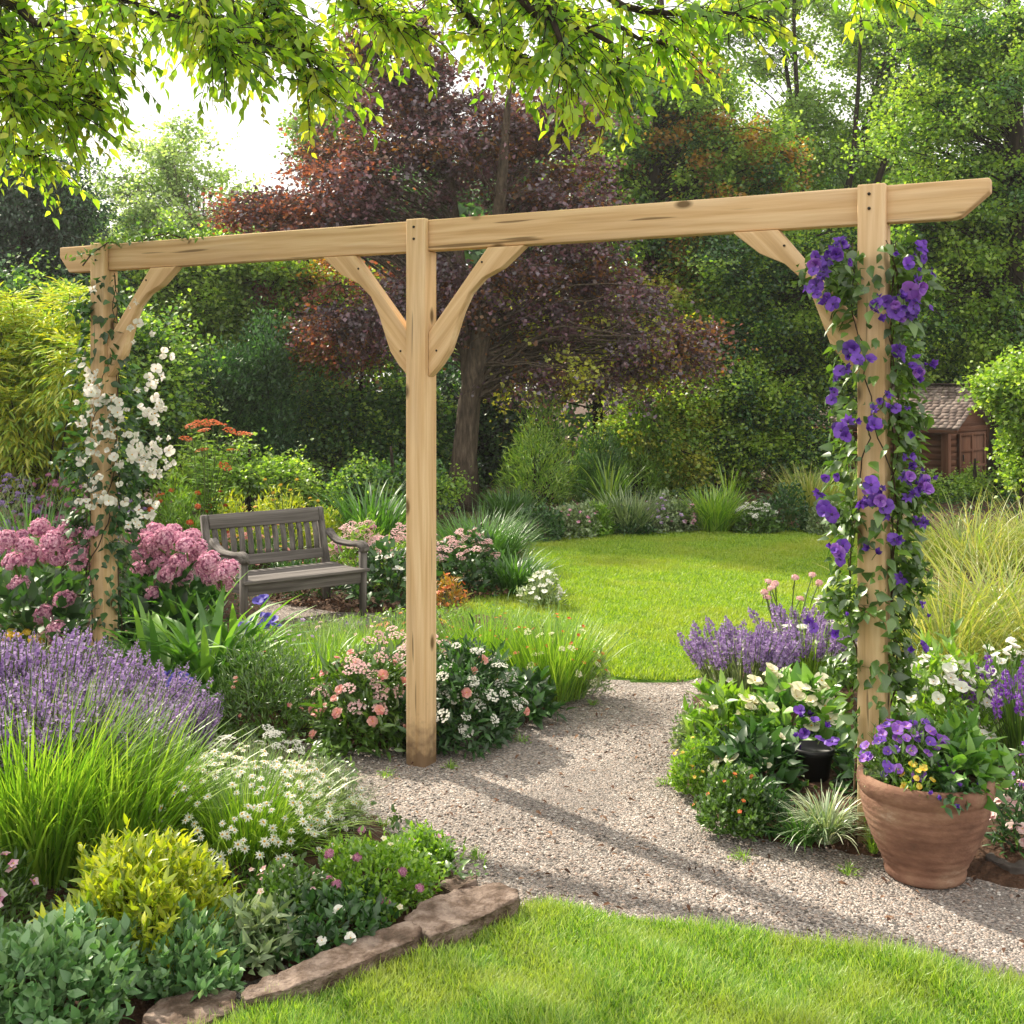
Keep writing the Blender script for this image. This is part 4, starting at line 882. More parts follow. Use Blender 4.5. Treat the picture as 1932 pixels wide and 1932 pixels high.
explicit('blue_flower_plant', 'violet-blue flower heads in front of the bench', 'flowering plant', (490, 1240, 130, 1165), dm(T_LANCE, .05, 260, up=.9), [LM['fresh'], M_stem], 'blue flower clumps', 57, [(462, 1180), (478, 1172), (492, 1163), (505, 1165), (515, 1172), (500, 1178), (484, 1186), (522, 1180), (470, 1190), (495, 1130), (486, 1136)], dbl, [P_blue, P_dkeye, M_stem], .065)

# ---- centre bed round the middle post
plant('feathery_plant', 'feathery dark green mound with a few pink buds left of the middle post', 'leafy plant', (500, 1375, 230, 1200), dm(T_LANCE, .035, 4200, up=1.0, W=.8, lump=.4), [([five[0]], [P_salmon, P_eye, M_stem], 14, .026, 'dome')], None, 60, fmat=[LM['mid'], M_stem])
plant('grass_clump', 'bright yellow-green grass clump in the centre bed behind the pink flowers', 'grass clump', (610, 1320, 210, 1190), bl(.008, 420, spread=.9, curve=1.2, base=.35), (), None, 61, fmat=[LM['blade']])
plant('flowering_plant', 'mound of pink flower heads directly left of the middle post', 'flowering plant', (690, 1395, 200, 1215), dm(T_LANCE, .055, 2200, up=.5, W=1.3, lump=.3), [(umbel, [P_palepink, M_stem], 26, .07, 'dome', 'flower_head'), ([dbl[0]], [P_salmon, P_eye, M_stem], 22, .045, 'low')], 'pink and white mounds round the middle post', 62, fmat=[LM['mid'], M_stem])
plant('flowering_plant', 'mound of creamy white flower heads right of the middle post', 'flowering plant', (865, 1385, 260, 1215), dm(T_LANCE, .058, 3000, up=.5, W=1.3, lump=.3), [(umbel, [P_white, M_stem], 50, .062, 'dome', 'flower_head'), ([dbl[0]], [P_salmon, P_eye, M_stem], 7, .045, 'low')], 'pink and white mounds round the middle post', 63, fmat=[LM['dark'], M_stem])
plant('flowering_plant', 'leafy mound topped with pink plates just behind the middle post', 'flowering plant', (770, 1345, 220, 1185), dm(T_LANCE, .05, 1600, up=.6, W=1.2), [(umbel, [P_palepink, M_stem], 34, .065, 'top', 'flower_head')], 'pink and white mounds round the middle post', 64, fmat=[LM['mid'], M_stem])
plant('wispy_grass', 'wispy green grass with orange seed tips at the lawn end of the centre bed', 'grass clump', (1040, 1310, 220, 1165), lambda rng, R, H: grassclump(R, H, 1100, rng, .0045, .6, .7, .6, 4), [([five[0]], [P_orange, P_eye, M_stem], 44, .022, 'dome'), ([umbel[0]], [P_cream, M_stem], 16, .04, 'dome', 'flower_head')], 'wispy plants in the centre bed', 65, fmat=[LM['blade']])
plant('wispy_grass', 'wispy yellow-green plant with apricot tips behind the white mound', 'grass clump', (920, 1290, 230, 1150), lambda rng, R, H: grassclump(R, H, 900, rng, .0045, .6, .6, .6, 4), [([five[0]], [P_orange, P_eye, M_stem], 34, .022, 'dome')], 'wispy plants in the centre bed', 66, fmat=[LM['fresh']])
plant('wispy_grass', 'low meadow-like green tuft with tiny flowers in front of the bench feet', 'grass clump', (690, 1255, 280, 1175), lambda rng, R, H: grassclump(R, H, 1100, rng, .004, .7, .6, .6, 4), [([five[0]], [P_palepink, P_eye, M_stem], 26, .024, 'dome')], 'wispy plants in the centre bed', 67, fmat=[LM['blade']])
plant('wispy_grass', 'fresh green tuft with purple specks right of the blue flowers', 'grass clump', (560, 1270, 190, 1190), lambda rng, R, H: grassclump(R, H, 700, rng, .004, .7, .6, .6, 4), [([five[0]], [P_lav, P_eye, M_stem], 26, .026, 'dome')], 'wispy plants in the centre bed', 68, fmat=[LM['fresh']])
plant('flowering_plant', 'low flecked plant with mauve and white flowers in front of the bench legs', 'flowering plant', (610, 1225, 200, 1165), dm(T_LANCE, .035, 1500, up=.9), [([five[0]], [P_lav, P_eye, M_stem], 30, .03, 'dome'), ([umbel[0]], [P_palepink, M_stem], 16, .04, 'dome', 'flower_head')], 'low flowering plants before the bench', 71, fmat=[LM['grey'], M_stem])
plant('flowering_plant', 'low bronze-green plant with apricot flowers behind the middle post', 'flowering plant', (790, 1225, 200, 1150), dm(T_LANCE, .035, 1500, up=.9), [([five[0]], [P_orange, P_eye, M_stem], 26, .03, 'dome'), ([five[1]], [P_yellow, P_eye, M_stem], 14, .03, 'dome')], 'low flowering plants before the bench', 72, fmat=[LM['mid'], M_stem])
plant('leafy_plant', 'dark broad-leaved plant at the gravel edge between the white mound and the lawn', 'leafy plant', (1000, 1345, 130, 1265), dm(T_OV, .075, 150, up=.3), (), None, 69, fmat=[LM['dark'], M_stem])
plant('leafy_plant', 'small leafy plant with cream flowers at the corner where gravel meets lawn', 'leafy plant', (1100, 1305, 100, 1215), dm(T_LANCE, .04, 500, up=.8), [([umbel[0]], [P_cream, M_stem], 16, .035, 'dome', 'flower_head')], None, 70, fmat=[LM['grey'], M_stem])

# ---- around and behind the bench
plant('flowering_plant', 'plant with pale pink and white plates right of the bench back', 'flowering plant', (680, 1110, 150, 985), dm(T_LANCE, .06, 1500, up=.7), [(umbel, [P_palepink, M_stem], 60, .075, 'top', 'flower_head'), ([pompoms[0]], [P_pink, M_stem, P_mauve], 4, .09, 'top', 'flower_head')], 'pale flowering plants beside the bench', 80, fmat=[LM['fresh'], M_stem])
plant('flowering_plant', 'plant with buff pink plates behind the middle post', 'flowering plant', (770, 1115, 180, 1000), dm(T_LANCE, .06, 1500, up=.7), [(umbel, [P_palepink, M_stem], 70, .075, 'top', 'flower_head')], 'pale flowering plants beside the bench', 81, fmat=[LM['fresh'], M_stem])
plant('leafy_plant', 'dark green leafy mound with white flowers just right of the bench seat', 'leafy plant', (735, 1135, 180, 1030), dm(T_OV, .085, 480, up=.2, lump=.25), [(fourp, [P_white, P_eye, M_stem], 14, .06, 'top')], None, 82, fmat=[LM['dark'], M_stem])
plant('flowering_plant', 'plant with dusty pink plates right of the middle post above the bark mulch', 'flowering plant', (880, 1115, 150, 1000), dm(T_OV, .07, 600, up=.4), [(umbel, [P_palepink, M_stem], 46, .07, 'top', 'flower_head')], 'pale flowering plants beside the bench', 83, fmat=[LM['dark'], M_stem])
plant('blue_green_grass', 'fine blue-green grass mound leaning over the lawn right of the middle post', 'grass clump', (905, 1070, 210, 960), bl(.008, 1500, spread=1.1, curve=1.2, base=.6), (), None, 84, fmat=[LM['bladed']])
plant('leafy_plant', 'low grey-green drooping plant between the bark mulch and the lawn', 'leafy plant', (970, 1115, 120, 1035), bl(.012, 420, spread=1.1, curve=1.3, base=.6), (), None, 85, fmat=[LM['bladed']])
plant('white_flower_plant', 'small white flowered clump spilling onto the far lawn', 'flowering plant', (1025, 1140, 90, 1080), dm(T_LANCE, .05, 500, up=.6), [(fourp, [P_white, P_eye, M_stem], 42, .045, 'dome')], None, 86, fmat=[LM['grey'], M_stem])
plant('leafy_plant', 'small orange-tinged plant at the foot of the middle post beside the mulch', 'leafy plant', (845, 1150, 80, 1085), dm(T_LANCE, .05, 400, up=.6), [([five[0]], [P_orange, P_eye, M_stem], 20, .035, 'dome')], None, 87, fmat=[LM['orange'], M_stem])
plant('leafy_plant', 'dark leafy plant in the shade under the bench', 'leafy plant', (580, 1120, 190, 1050), dm(T_LANCE, .06, 900, up=.6), (), None, 88, fmat=[LM['dark'], M_stem])
for i, (s, l, m, fls) in enumerate([
  ((340, 1080, 150, 895), 'orange-flowered bush behind the left end of the bench', 'fresh', [([smallpom], [P_orange, M_stem, P_orange], 16, .05, 'dome')]),
  ((430, 1070, 170, 930), 'yellow-green bush with red flowers above the bench back', 'gold', [([smallpom], [P_red, M_stem, P_red], 12, .045, 'dome')]),
  ((520, 1060, 170, 925), 'fine yellow-green bush above the middle of the bench back', 'gold', [([five[0]], [P_orange, P_eye, M_stem], 14, .05, 'dome')]),
  ((610, 1050, 120, 960), 'bright lime bush behind the right end of the bench', 'gold', []),
  ((480, 1085, 200, 1000), 'low bush with salmon flowers seen through the bench slats', 'mid', [([dbl[0]], [P_salmon, P_eye, M_stem], 30, .055, 'dome'), ([five[0]], [P_yellow, P_eye, M_stem], 24, .05, 'dome')])]):
    plant('flowering_bush', l, 'bush', s, dm(T_LANCE, .055, 2600, up=.9, lump=.5), fls, 'bushes behind the bench', 90 + i, fmat=[LM[m], M_stem])
rt = plant('orange_flower_plant', 'tall plant with flat orange flower heads behind the left of the bench', 'flowering plant', (400, 1075, 110, 800), lambda rng, R, H: scatterstem(rng, R, H), (), None, 96, fmat=[LM['fresh'], M_stem]) if False else None
def stemplant(name, label, cat, spec, heads, Y0, mat, leafT, leafs, protos, pm, size, seed, group=None, nleaf=14):
    p, R, H = PL(*spec); rng = np.random.default_rng(seed); root = empty(name, p); tag(root, label, cat, group); mb = MB(); tips = np.array([D(x, y, p[1] + rng.uniform(-.15, .15)) for x, y in heads]) - p
    b = rng.normal(size=(len(tips), 3)) * .05; b[:, 2] = 0; mid = b * .5 + tips * .5 - tips * [.25, .25, -.05]; PP = bez(b, mid, tips, 7); st = MB()
    tubes(st, PP, np.tile(np.linspace(.007, .003, 7), (len(tips), 1)), 5); t = .35 + .6 * rng.random((len(tips), nleaf)); 
    Q = (1-t[...,None])**2*b[:,None]+2*t[...,None]*(1-t[...,None])*mid[:,None]+t[...,None]**2*tips[:,None]; n = Q.size // 3; a = rng.random(n) * 6.28
    scatter(mb, leafT, Q.reshape(-1, 3), np.stack([np.cos(a), np.sin(a), .4 + 0 * a], 1), np.tile([0, 0, 1.], (n, 1)), leafs * rng.uniform(.7, 1.2, n), 1.2)
    mb.build('foliage', mat, root); st.build('stem', M_stem, root)
    U = np.tile([0, -.3, 1.], (len(tips), 1)) + .2 * rng.normal(size=tips.shape); ch = rng.integers(0, len(protos), len(tips))
    for q, pr in enumerate(protos):
        s = ch == q
        if s.sum(): flowers(root, pr, pm, tips[s], U[s], np.full(s.sum(), size), 'flower_head')
    return root
stemplant('orange_flower_plant', 'tall plant with orange flower heads rising behind the left of the bench', 'flowering plant', (395, 1075, 110, 800),
  [(360, 805), (375, 800), (390, 798), (402, 797), (415, 802), (455, 818), (465, 820), (385, 812), (432, 812), (350, 828), (440, 850), (425, 880), (380, 850)], 0, LM['fresh'], T_LANCE, .12, umbel, [P_orange, M_stem], .11, 97)
stemplant('yellow_spray_plant', 'spindly yellow-green stems rising behind the right of the bench back', 'flowering plant', (540, 1070, 110, 920),
  [(500, 905), (515, 930), (530, 915), (548, 925), (560, 905), (585, 940), (600, 945)], 0, LM['gold'], T_LANCE, .07, [smallpom], [P_yellow, M_stem, P_yellow], .03, 98)
# lilac haze of flowers behind the hydrangeas
for i, (s, l, pm, kind) in enumerate([
  ((10, 1110, 190, 905), 'lilac flower haze at the left edge under the golden tree', P_lav, 'a'), ((110, 1100, 200, 900), 'mauve flowered bush under the golden tree', P_mauve, 'b'),
  ((210, 1090, 200, 920), 'mixed pink and lilac bush seen behind the left post', P_lav, 'b'), ((60, 1060, 250, 870), 'tall dusky purple bush farthest back under the golden tree', P_mauve, 'a')]):
    plant('lilac_flower_bush', l, 'bush', s, dm(T_LANCE, .05, 2400, up=1.2, lump=.5, W=.8), [([smallpom, umbel[0]], [pm, M_stem, pm], 120, .05, 'dome', 'flower_head')], 'hazy lilac bushes under the golden tree', 100 + i, fmat=[LM['mid' if i % 2 else 'grey'], M_stem])
plant('iris_clump', 'upright iris-like green blades behind the leftmost pink flowers', 'grass clump', (65, 1150, 110, 960), bl(.02, 90, spread=.35, curve=.4, base=.5), (), None, 105, fmat=[LM['bladed']])
plant('fern_clump', 'arching green fern-like clump behind the right end of the bench', 'grass clump', (700, 1040, 190, 905), bl(.018, 420, spread=1.0, curve=1.3, base=.5), (), None, 106, fmat=[LM['bladed']])

# ---- right bed
plant('lavender_plant', 'pale lavender spires at the lawn end of the right bed', 'lavender', (1400, 1350, 190, 1195), bl(.005, 300, spread=.5, curve=.6, base=.5), [(spikes2, [P_lav, M_stem], 95, 1.0, 'spike', 'flower_spike'), ([five[0]], [P_white, P_eye, M_stem], 16, .03, 'dome')], 'lavender in the right bed', 110, fmat=[LM['grey']])
plant('lavender_plant', 'lavender spires mixed with white flowers left of the right post', 'lavender', (1520, 1330, 170, 1170), bl(.005, 300, spread=.5, curve=.6, base=.5), [(spikes2, [P_lav, M_stem], 60, 1.0, 'spike', 'flower_spike'), ([dbl[0], fourp[0]], [P_white, P_eye, M_stem], 30, .05, 'dome'), ([five[0]], [P_violet, P_eye, M_stem], 12, .04, 'dome')], 'lavender in the right bed', 111, fmat=[LM['fresh']])
plant('white_flower_plant', 'leafy plant with large creamy white flowers left of the right post', 'flowering plant', (1490, 1435, 230, 1262), dm(T_OV, .09, 460, up=.3, lump=.3, jit=.5), [(dbl, [P_cream, P_eye, M_stem], 34, .07, 'top')], 'white flowering plants of the right bed', 112, fmat=[LM['hosta'], M_stem])
plant('white_flower_plant', 'yellow-green leafy plant with cream flowers at the gravel side of the right bed', 'flowering plant', (1375, 1425, 170, 1295), dm(T_LANCE, .09, 380, up=.9, lump=.3, W=1.4), [(dbl, [P_cream, P_eye, M_stem], 10, .06, 'top')], 'white flowering plants of the right bed', 113, fmat=[LM['fresh'], M_stem])
plant('white_flower_plant', 'mixed white and lilac flowers against the left face of the right post', 'flowering plant', (1570, 1290, 150, 1130), dm(T_LANCE, .06, 900, up=.8, lump=.4), [(dbl, [P_white, P_eye, M_stem], 44, .05, 'dome'), ([dbl[0]], [P_violet, P_eye, M_stem], 12, .045, 'dome')], 'white flowering plants of the right bed', 114, fmat=[LM['fresh'], M_stem])
plant('white_flower_plant', 'dark-leaved plant with white flowers beside the black pot', 'flowering plant', (1425, 1495, 180, 1375), dm(T_OV, .08, 360, up=.2, lump=.3), [(dbl, [P_cream, P_eye, M_stem], 7, .055, 'dome')], 'white flowering plants of the right bed', 115, fmat=[LM['dark'], M_stem])
explicit('purple_flower_plant', 'purple flowers over the black nursery pot', 'flowering plant', (1545, 1450, 100, 1375), dm(T_OV, .05, 110, up=.3), [LM['dark'], M_stem], None, 116, [(1508, 1352), (1515, 1365), (1525, 1350), (1530, 1375), (1502, 1390), (1518, 1385), (1548, 1395), (1503, 1415), (1560, 1372), (1537, 1362), (1510, 1342), (1570, 1400)], broad6, [P_purple, P_dkeye, M_stem], .05)
plant('edging_plant', 'fine light green edging mound with yellow specks at the gravel corner', 'ground cover', (1325, 1490, 130, 1390), dm(T_OV4, .02, 2200, up=.9, lump=.45), [([five[0]], [P_yellow, P_eye, M_stem], 18, .02, 'dome')], 'edging mounds along the gravel', 117, fmat=[LM['fresh'], M_stem])
plant('edging_plant', 'grey-green edging mound with orange specks beside the gravel', 'ground cover', (1385, 1560, 150, 1450), dm(T_OV4, .022, 2600, up=.9, lump=.45), [([five[0]], [P_orange, P_eye, M_stem], 10, .02, 'dome')], 'edging mounds along the gravel', 118, fmat=[LM['mid'], M_stem])
plant('edging_plant', 'small pale feathery mound above the yellow-specked one beside the gravel', 'ground cover', (1305, 1415, 80, 1340), dm(T_OV4, .02, 900, up=.9, lump=.45), (), 'edging mounds along the gravel', 119, fmat=[LM['grey'], M_stem])
plant('edging_plant', 'dark narrow-leaved tuft between the spider plant and the gravel', 'ground cover', (1445, 1560, 110, 1480), dm(T_LANCE, .045, 500, up=.6, lump=.35), (), 'edging mounds along the gravel', 120, fmat=[LM['dark'], M_stem])
plant('spider_plant', 'variegated spider-like grass tuft beside the foot of the right post', 'grass clump', (1558, 1588, 90, 1490), bl(.007, 260, spread=1.0, curve=1.6, base=.35, segs=6), (), None, 121, fmat=[LM['varieg']])
plant('spider_plant', 'shadowed narrow-leaved tuft in front of the spider plant', 'grass clump', (1515, 1590, 90, 1520), bl(.005, 260, spread=1.1, curve=1.5, base=.4, segs=5), (), None, 122, fmat=[LM['bladed']])
stemplant('peach_flower_plant', 'wispy stems with peach flowers standing above the lavender', 'flowering plant', (1480, 1300, 120, 1090), [(1450, 1098), (1455, 1110), (1442, 1118), (1462, 1102), (1500, 1090), (1533, 1085), (1545, 1100), (1447, 1128), (1510, 1130)], 0, LM['grey'], T_LANCE, .05, [smallpom], [P_palepink, M_stem, P_palepink], .04, 123, nleaf=8)
for i, (s, l) in enumerate([((1790, 1300, 250, 1010), 'nearest the right post and the climbing clematis'), ((1880, 1250, 260, 975), 'in the middle, in front of the shed'), ((1960, 1300, 250, 1000), 'cut by the right edge of the photo'), ((1830, 1080, 260, 918), 'farthest back, at the foot of the shed wall'), ((1960, 1070, 250, 915), 'farthest back at the right edge')]):
    plant('golden_grass', 'tall golden feathery grass ' + l, 'grass clump', s, bl(.008, 900, spread=.9, curve=2.1, base=.6, segs=7, hv=.6, tw=.8), (), 'golden grasses right of the arch', 130 + i, fmat=[LM['bladeg']])
plant('white_flower_plant', 'leafy plant with white and pale pink blooms right of the right post', 'flowering plant', (1780, 1430, 210, 1225), dm(T_LANCE, .07, 900, up=.7, lump=.35, W=1.3), [(dbl, [P_white, P_eye, M_stem], 60, .055, 'dome')], 'white flowering plants of the right bed', 140, fmat=[LM['fresh'], M_stem])
plant('white_flower_plant', 'white-flowered leafy plant at the right edge above the pot', 'flowering plant', (1900, 1400, 190, 1215), dm(T_LANCE, .06, 900, up=.8, lump=.35, W=1.2), [(dbl, [P_white, P_eye, M_stem], 50, .05, 'dome')], 'white flowering plants of the right bed', 141, fmat=[LM['mid'], M_stem])
plant('purple_spire_plant', 'deep purple flower spires at the right edge above the pot', 'flowering plant', (1925, 1450, 130, 1265), bl(.006, 160, spread=.5, curve=.6), [(spikes2, [P_violet, M_stem], 26, .95, 'spike', 'flower_spike')], None, 142, fmat=[LM['mid']])
plant('white_flower_plant', 'trailing white flowers in the shade right of the terracotta pot', 'flowering plant', (1940, 1610, 150, 1470), dm(T_LANCE, .05, 500, up=.4), [(dbl, [P_palepink, P_eye, M_stem], 22, .045, 'dome')], 'white flowering plants of the right bed', 143, fmat=[LM['dark'], M_stem])
plant('pink_flower_plant', 'dark pink flowered plant at the right edge level with the pot rim', 'flowering plant', (1945, 1520, 110, 1400), dm(T_LANCE, .05, 400, up=.8), [([five[0]], [P_violet, P_eye, M_stem], 22, .04, 'dome')], None, 144, fmat=[LM['mid'], M_stem])
plant('leafy_plant', 'dark filler leaves behind the foot of the right post', 'leafy plant', (1660, 1500, 170, 1330), dm(T_OV, .07, 420, up=.4), (), None, 145, fmat=[LM['dark'], M_stem])
plant('grass_tuft', 'small fresh grass tuft between the right post and the terracotta pot', 'grass clump', (1648, 1608, 50, 1560), bl(.004, 60, spread=.8, curve=1.0), (), None, 146, fmat=[LM['blade']])

# ---- planting in the terracotta pot: grows out of the pot
def potplant(name, label, off, R, H, T, size, n, mats, fl, seed, **k):
    rng = np.random.default_rng(seed); r = empty(name, (pc[0] + off[0], pc[1] + off[1], .305)); tag(r, label, 'potted plant', 'plants in the terracotta pot')
    dome(R, H, n, T, size, rng=rng, **k).build('foliage', mats, r)
    for protos, pm, m, s, zmin in fl:
        P, U = on_dome(R, H, m, rng, zmin=zmin); flowers(r, protos[seed % len(protos)], pm, P, U * .8 + [0, -.5, .4] + .2 * rng.normal(size=P.shape), s * rng.uniform(.75, 1.15, len(P)), 'flower', 85, rng)
    return r
potplant('purple_flower_plant', 'bushy purple flowered plant at the left of the terracotta pot', (-.06, .0), .145, .20, T_LANCE, .04, 1000, [LM['mid'], M_stem], [(dbl, [P_violet, P_eye, M_stem], 44, .034, .3), (dbl, [P_purple, P_eye, M_stem], 26, .030, .2)], 1, up=.9)
potplant('leafy_plant', 'large-leaved green plant at the right of the terracotta pot', (.09, .02), .19, .20, T_OV, .07, 360, [LM['hosta'], M_stem], [], 2, up=.3)
potplant('trailing_plant', 'small leaves trailing over the front rim of the terracotta pot', (.02, -.13), .12, .07, T_OV, .035, 240, [LM['dark'], M_stem], [(broad6, [P_purple, P_dkeye, M_stem], 12, .026, .1)], 3, up=-.3)
potplant('yellow_flower_plant', 'yellow flowers among the purple ones in the terracotta pot', (-.07, -.13), .055, .10, T_LANCE, .03, 120, [LM['fresh'], M_stem], [(dbl, [P_yellow, P_eye, M_stem], 12, .024, .2)], 4, up=.8)
potplant('fine_leaf_plant', 'pale fine-leaved plant spilling over the left rim of the terracotta pot', (-.16, -.02), .04, .05, T_OV4, .02, 420, [LM['grey'], M_stem], [], 5, up=.2)

# ---- climbers
def climber(name, label, s, z0, z1, mats, fl, protos, fm, seed, bulges=(), rad=(.07, .13), nleaf=900, ls=.05, side=.35):
    """twining stems round a post at arch position s, with leaves and flowers"""
    rng = np.random.default_rng(seed); b = A2W(s, 0, 0); root = empty(name, b); tag(root, label, 'climbing plant'); st = MB()
    q = 5; zz = np.linspace(0, z1, 60)
    for i in range(q):
        a = np.cumsum(rng.normal(size=60)) * .16 + zz * rng.uniform(1.0, 3.0) * rng.choice([-1, 1]) + rng.random() * 6; rr = .074 + .012 * np.sin(zz * 9 + i)
        tube(st, np.stack([np.cos(a) * rr, np.sin(a) * rr, zz], 1), np.linspace(.0042, .002, 60), 5)
    st.build('stem', M_wstem, root)
    n = nleaf; prof = lambda z: np.interp(z, *fl['prof'])
    z = z0 + (z1 - z0) * rng.random(n * 3); keep = rng.random(n * 3) < prof(z) / max(fl['prof'][1]); z = z[keep][:n]; n = len(z)
    # leaves hang mostly off the two sides of the post as the picture shows, less over its front
    a = np.where(rng.random(n) < fl.get('fr', .3), rng.random(n) * 6.283, np.where(rng.random(n) < fl.get('right', .6), rng.normal(size=n) * .75 - .15, math.pi + rng.normal(size=n) * .6))
    r = .06 + (prof(z) - .06) * np.abs(rng.random(n)) ** .8; P = np.stack([np.cos(a) * r, np.sin(a) * r, z], 1)
    Dr = np.stack([np.cos(a), np.sin(a), -.5 + 0 * a], 1) + rng.normal(size=(n, 3)) * .6; lf = MB(); scatter(lf, T_OV, P, Dr, np.stack([np.cos(a), np.sin(a), .8 + 0 * a], 1) + .5 * rng.normal(size=(n, 3)), ls * rng.uniform(.55, 1.3, n), 1.15)
    for (bx, bz, br, bn) in bulges:
        pp = np.array([bx, -.02, bz]) + unit(bn, rng) * rng.random((bn, 1)) ** .5 * br * np.array([1, .8, .75]); scatter(lf, T_OV, pp, rng.normal(size=(bn, 3)) + [0, 0, -.5], rng.normal(size=(bn, 3)) * .6 + [0, -.3, 1], ls * rng.uniform(.5, 1.1, bn), .9)
    lf.build('foliage', mats, root); return root, rng
def clflowers(root, s, pxs, protos, mats, size, rng, dy=(-.13, -.06)):
    b = np.array(root.location); P = []; pxs = list(pxs) + [(x + rng.normal() * 13, y + rng.normal() * 11) for x, y in pxs if rng.random() < .65 for _ in range(rng.integers(1, 4))]
    for x, y in pxs:
        Y = b[1] + rng.uniform(*dy) - .05; P.append(D(x, y, Y) - b)
    P = np.array(P); U = np.stack([P[:, 0] * 3, -1 + 0 * P[:, 0], .3 + 0 * P[:, 0]], 1) + .35 * rng.normal(size=P.shape); ch = rng.integers(0, len(protos), len(P))
    for q, pr in enumerate(protos):
        k = ch == q
        if k.sum(): flowers(root, pr, mats, P[k], U[k], size * rng.uniform(.55, 1.3, k.sum()), 'flower', 27, rng)
root, rg = climber('purple_clematis', 'purple clematis climbing all the way up the right timber post', S3[2], .35, 2.1, [LM['mid']], dict(prof=([.35, .6, .9, 1.2, 1.5, 1.75, 1.95, 2.12], [.09, .11, .15, .16, .15, .155, .15, .12]), fr=.24, right=.72), broad6, None, 201,
  bulges=((-.16, 1.98, .13, 150), (.13, 1.95, .10, 120), (-.10, .85, .10, 120), (-.10, 1.15, .07, 70), (-.11, .62, .09, 90), (.10, 1.5, .1, 110), (.1, .95, .1, 110), (.11, 1.2, .09, 90), (.09, .6, .09, 90)), nleaf=1500, ls=.05)
clflowers(root, 0, [(1535, 512), (1546, 500), (1530, 545), (1548, 520), (1560, 560), (1570, 570), (1580, 480), (1560, 490), (1600, 470), (1590, 462), (1650, 575), (1668, 570), (1662, 600), (1690, 590), (1705, 570), (1715, 600), (1722, 590), (1730, 570), (1700, 555), (1690, 480), (1712, 500), (1730, 510), (1740, 462), (1725, 480), (1758, 515), (1618, 680), (1612, 660), (1576, 715), (1585, 700), (1575, 740), (1700, 660), (1722, 690), (1735, 715), (1745, 690), (1660, 758), (1675, 770), (1640, 812), (1652, 805), (1587, 812), (1600, 795), (1712, 770), (1718, 820), (1560, 900), (1545, 930), (1556, 968), (1570, 970), (1648, 945), (1660, 925), (1636, 940), (1670, 970), (1690, 1020), (1722, 880), (1735, 900), (1728, 925), (1745, 910), (1715, 910), (1740, 980), (1653, 1045), (1640, 1035), (1575, 1040), (1590, 1030), (1586, 1055), (1565, 1030), (1535, 1185), (1740, 1140), (1752, 1165), (1735, 1215), (1745, 1225), (1600, 1160), (1700, 1090)],
  broad6, [P_purple, P_dkeye, M_stem], .046, rg)
vp = [(rg.normal() * 45 + x, y) for y in range(470, 1240, 44) for x in (1590, 1700, 1725)]
vp = [(1700, 600), (1725, 560), (1690, 575), (1715, 900), (1735, 915), (1655, 940), (1590, 1030), (1540, 500), (1730, 700)]
clflowers(root, 0, vp, dbl, [P_violet, P_dkeye, M_stem], .05, rg)
root, rg = climber('white_clematis', 'white flowered climber wrapped around the left timber post', S3[0], .25, 2.15, [LM['dark'], ], dict(prof=([.25, .5, .8, 1.1, 1.4, 1.6, 1.8, 2.0, 2.2], [.09, .10, .17, .20, .20, .16, .12, .11, .10]), fr=.22, right=.62), fourp, None, 202, nleaf=1100, ls=.052,
  bulges=((-.1, 1.98, .07, 60), (.14, 1.15, .12, 110), (-.14, 1.2, .12, 110), (.12, .92, .1, 90), (-.13, .9, .09, 80)))
W = [(155, 690), (165, 735), (178, 712), (190, 725), (172, 740), (155, 788), (170, 780), (182, 800), (162, 815), (150, 800), (172, 850), (185, 840), (162, 870), (150, 875), (180, 910), (165, 920), (178, 935), (163, 945), (160, 965), (210, 770), (222, 778), (235, 772), (208, 786), (228, 790), (198, 820), (210, 815), (222, 840), (245, 820), (255, 828), (250, 840), (215, 862), (228, 870), (245, 868), (262, 842), (280, 850), (290, 840), (282, 712), (295, 720), (305, 710), (275, 735), (290, 750), (300, 760), (265, 770), (280, 776), (292, 780), (302, 772), (262, 855), (275, 862), (290, 870), (302, 850), (285, 880), (298, 890), (270, 880), (312, 870), (205, 945), (195, 935), (265, 935), (280, 945), (290, 955), (262, 962), (270, 975), (255, 985), (242, 990), (285, 975), (252, 645), (262, 610), (248, 580), (305, 665), (175, 545), (225, 915), (300, 828), (298, 800), (170, 895), (185, 760), (150, 760)]
clflowers(root, 0, W, fourp + [bud], [P_white, P_eye, M_stem], .047, rg)
# little vine lying on top of the beam by the left post
vr = empty('ivy_vine', A2W(-1.6, 0, 2.29)); tag(vr, 'small leafy vine trailing along the top of the beam by the left post', 'climbing plant'); rg = np.random.default_rng(8)
t = np.linspace(-.32, .42, 14); L0 = np.stack([t * ux[0], t * ux[1], .015 + .02 * np.sin(t * 14)], 1); L0[:3, 2] -= np.array([.14, .07, .0]); L0[:3, :2] -= uy * np.array([[.10], [.09], [.04]])
st = MB(); tube(st, L0, .004, 5); st.build('stem', M_wstem, vr); n = 330; ix = rg.random(n) * 13; P = np.stack([np.interp(ix, np.arange(14), L0[:, k]) for k in range(3)], 1) + np.column_stack([rg.normal(size=(n, 2)) * .03, np.abs(rg.normal(size=n)) * .02])
lf = MB(); scatter(lf, T_OV, P, rg.normal(size=(n, 3)) + [0, 0, .3], rg.normal(size=(n, 3)) * .5 + [0, 0, 1], .03 * rg.uniform(.6, 1.3, n), 1.1); lf.build('foliage', LM['mid'], vr)

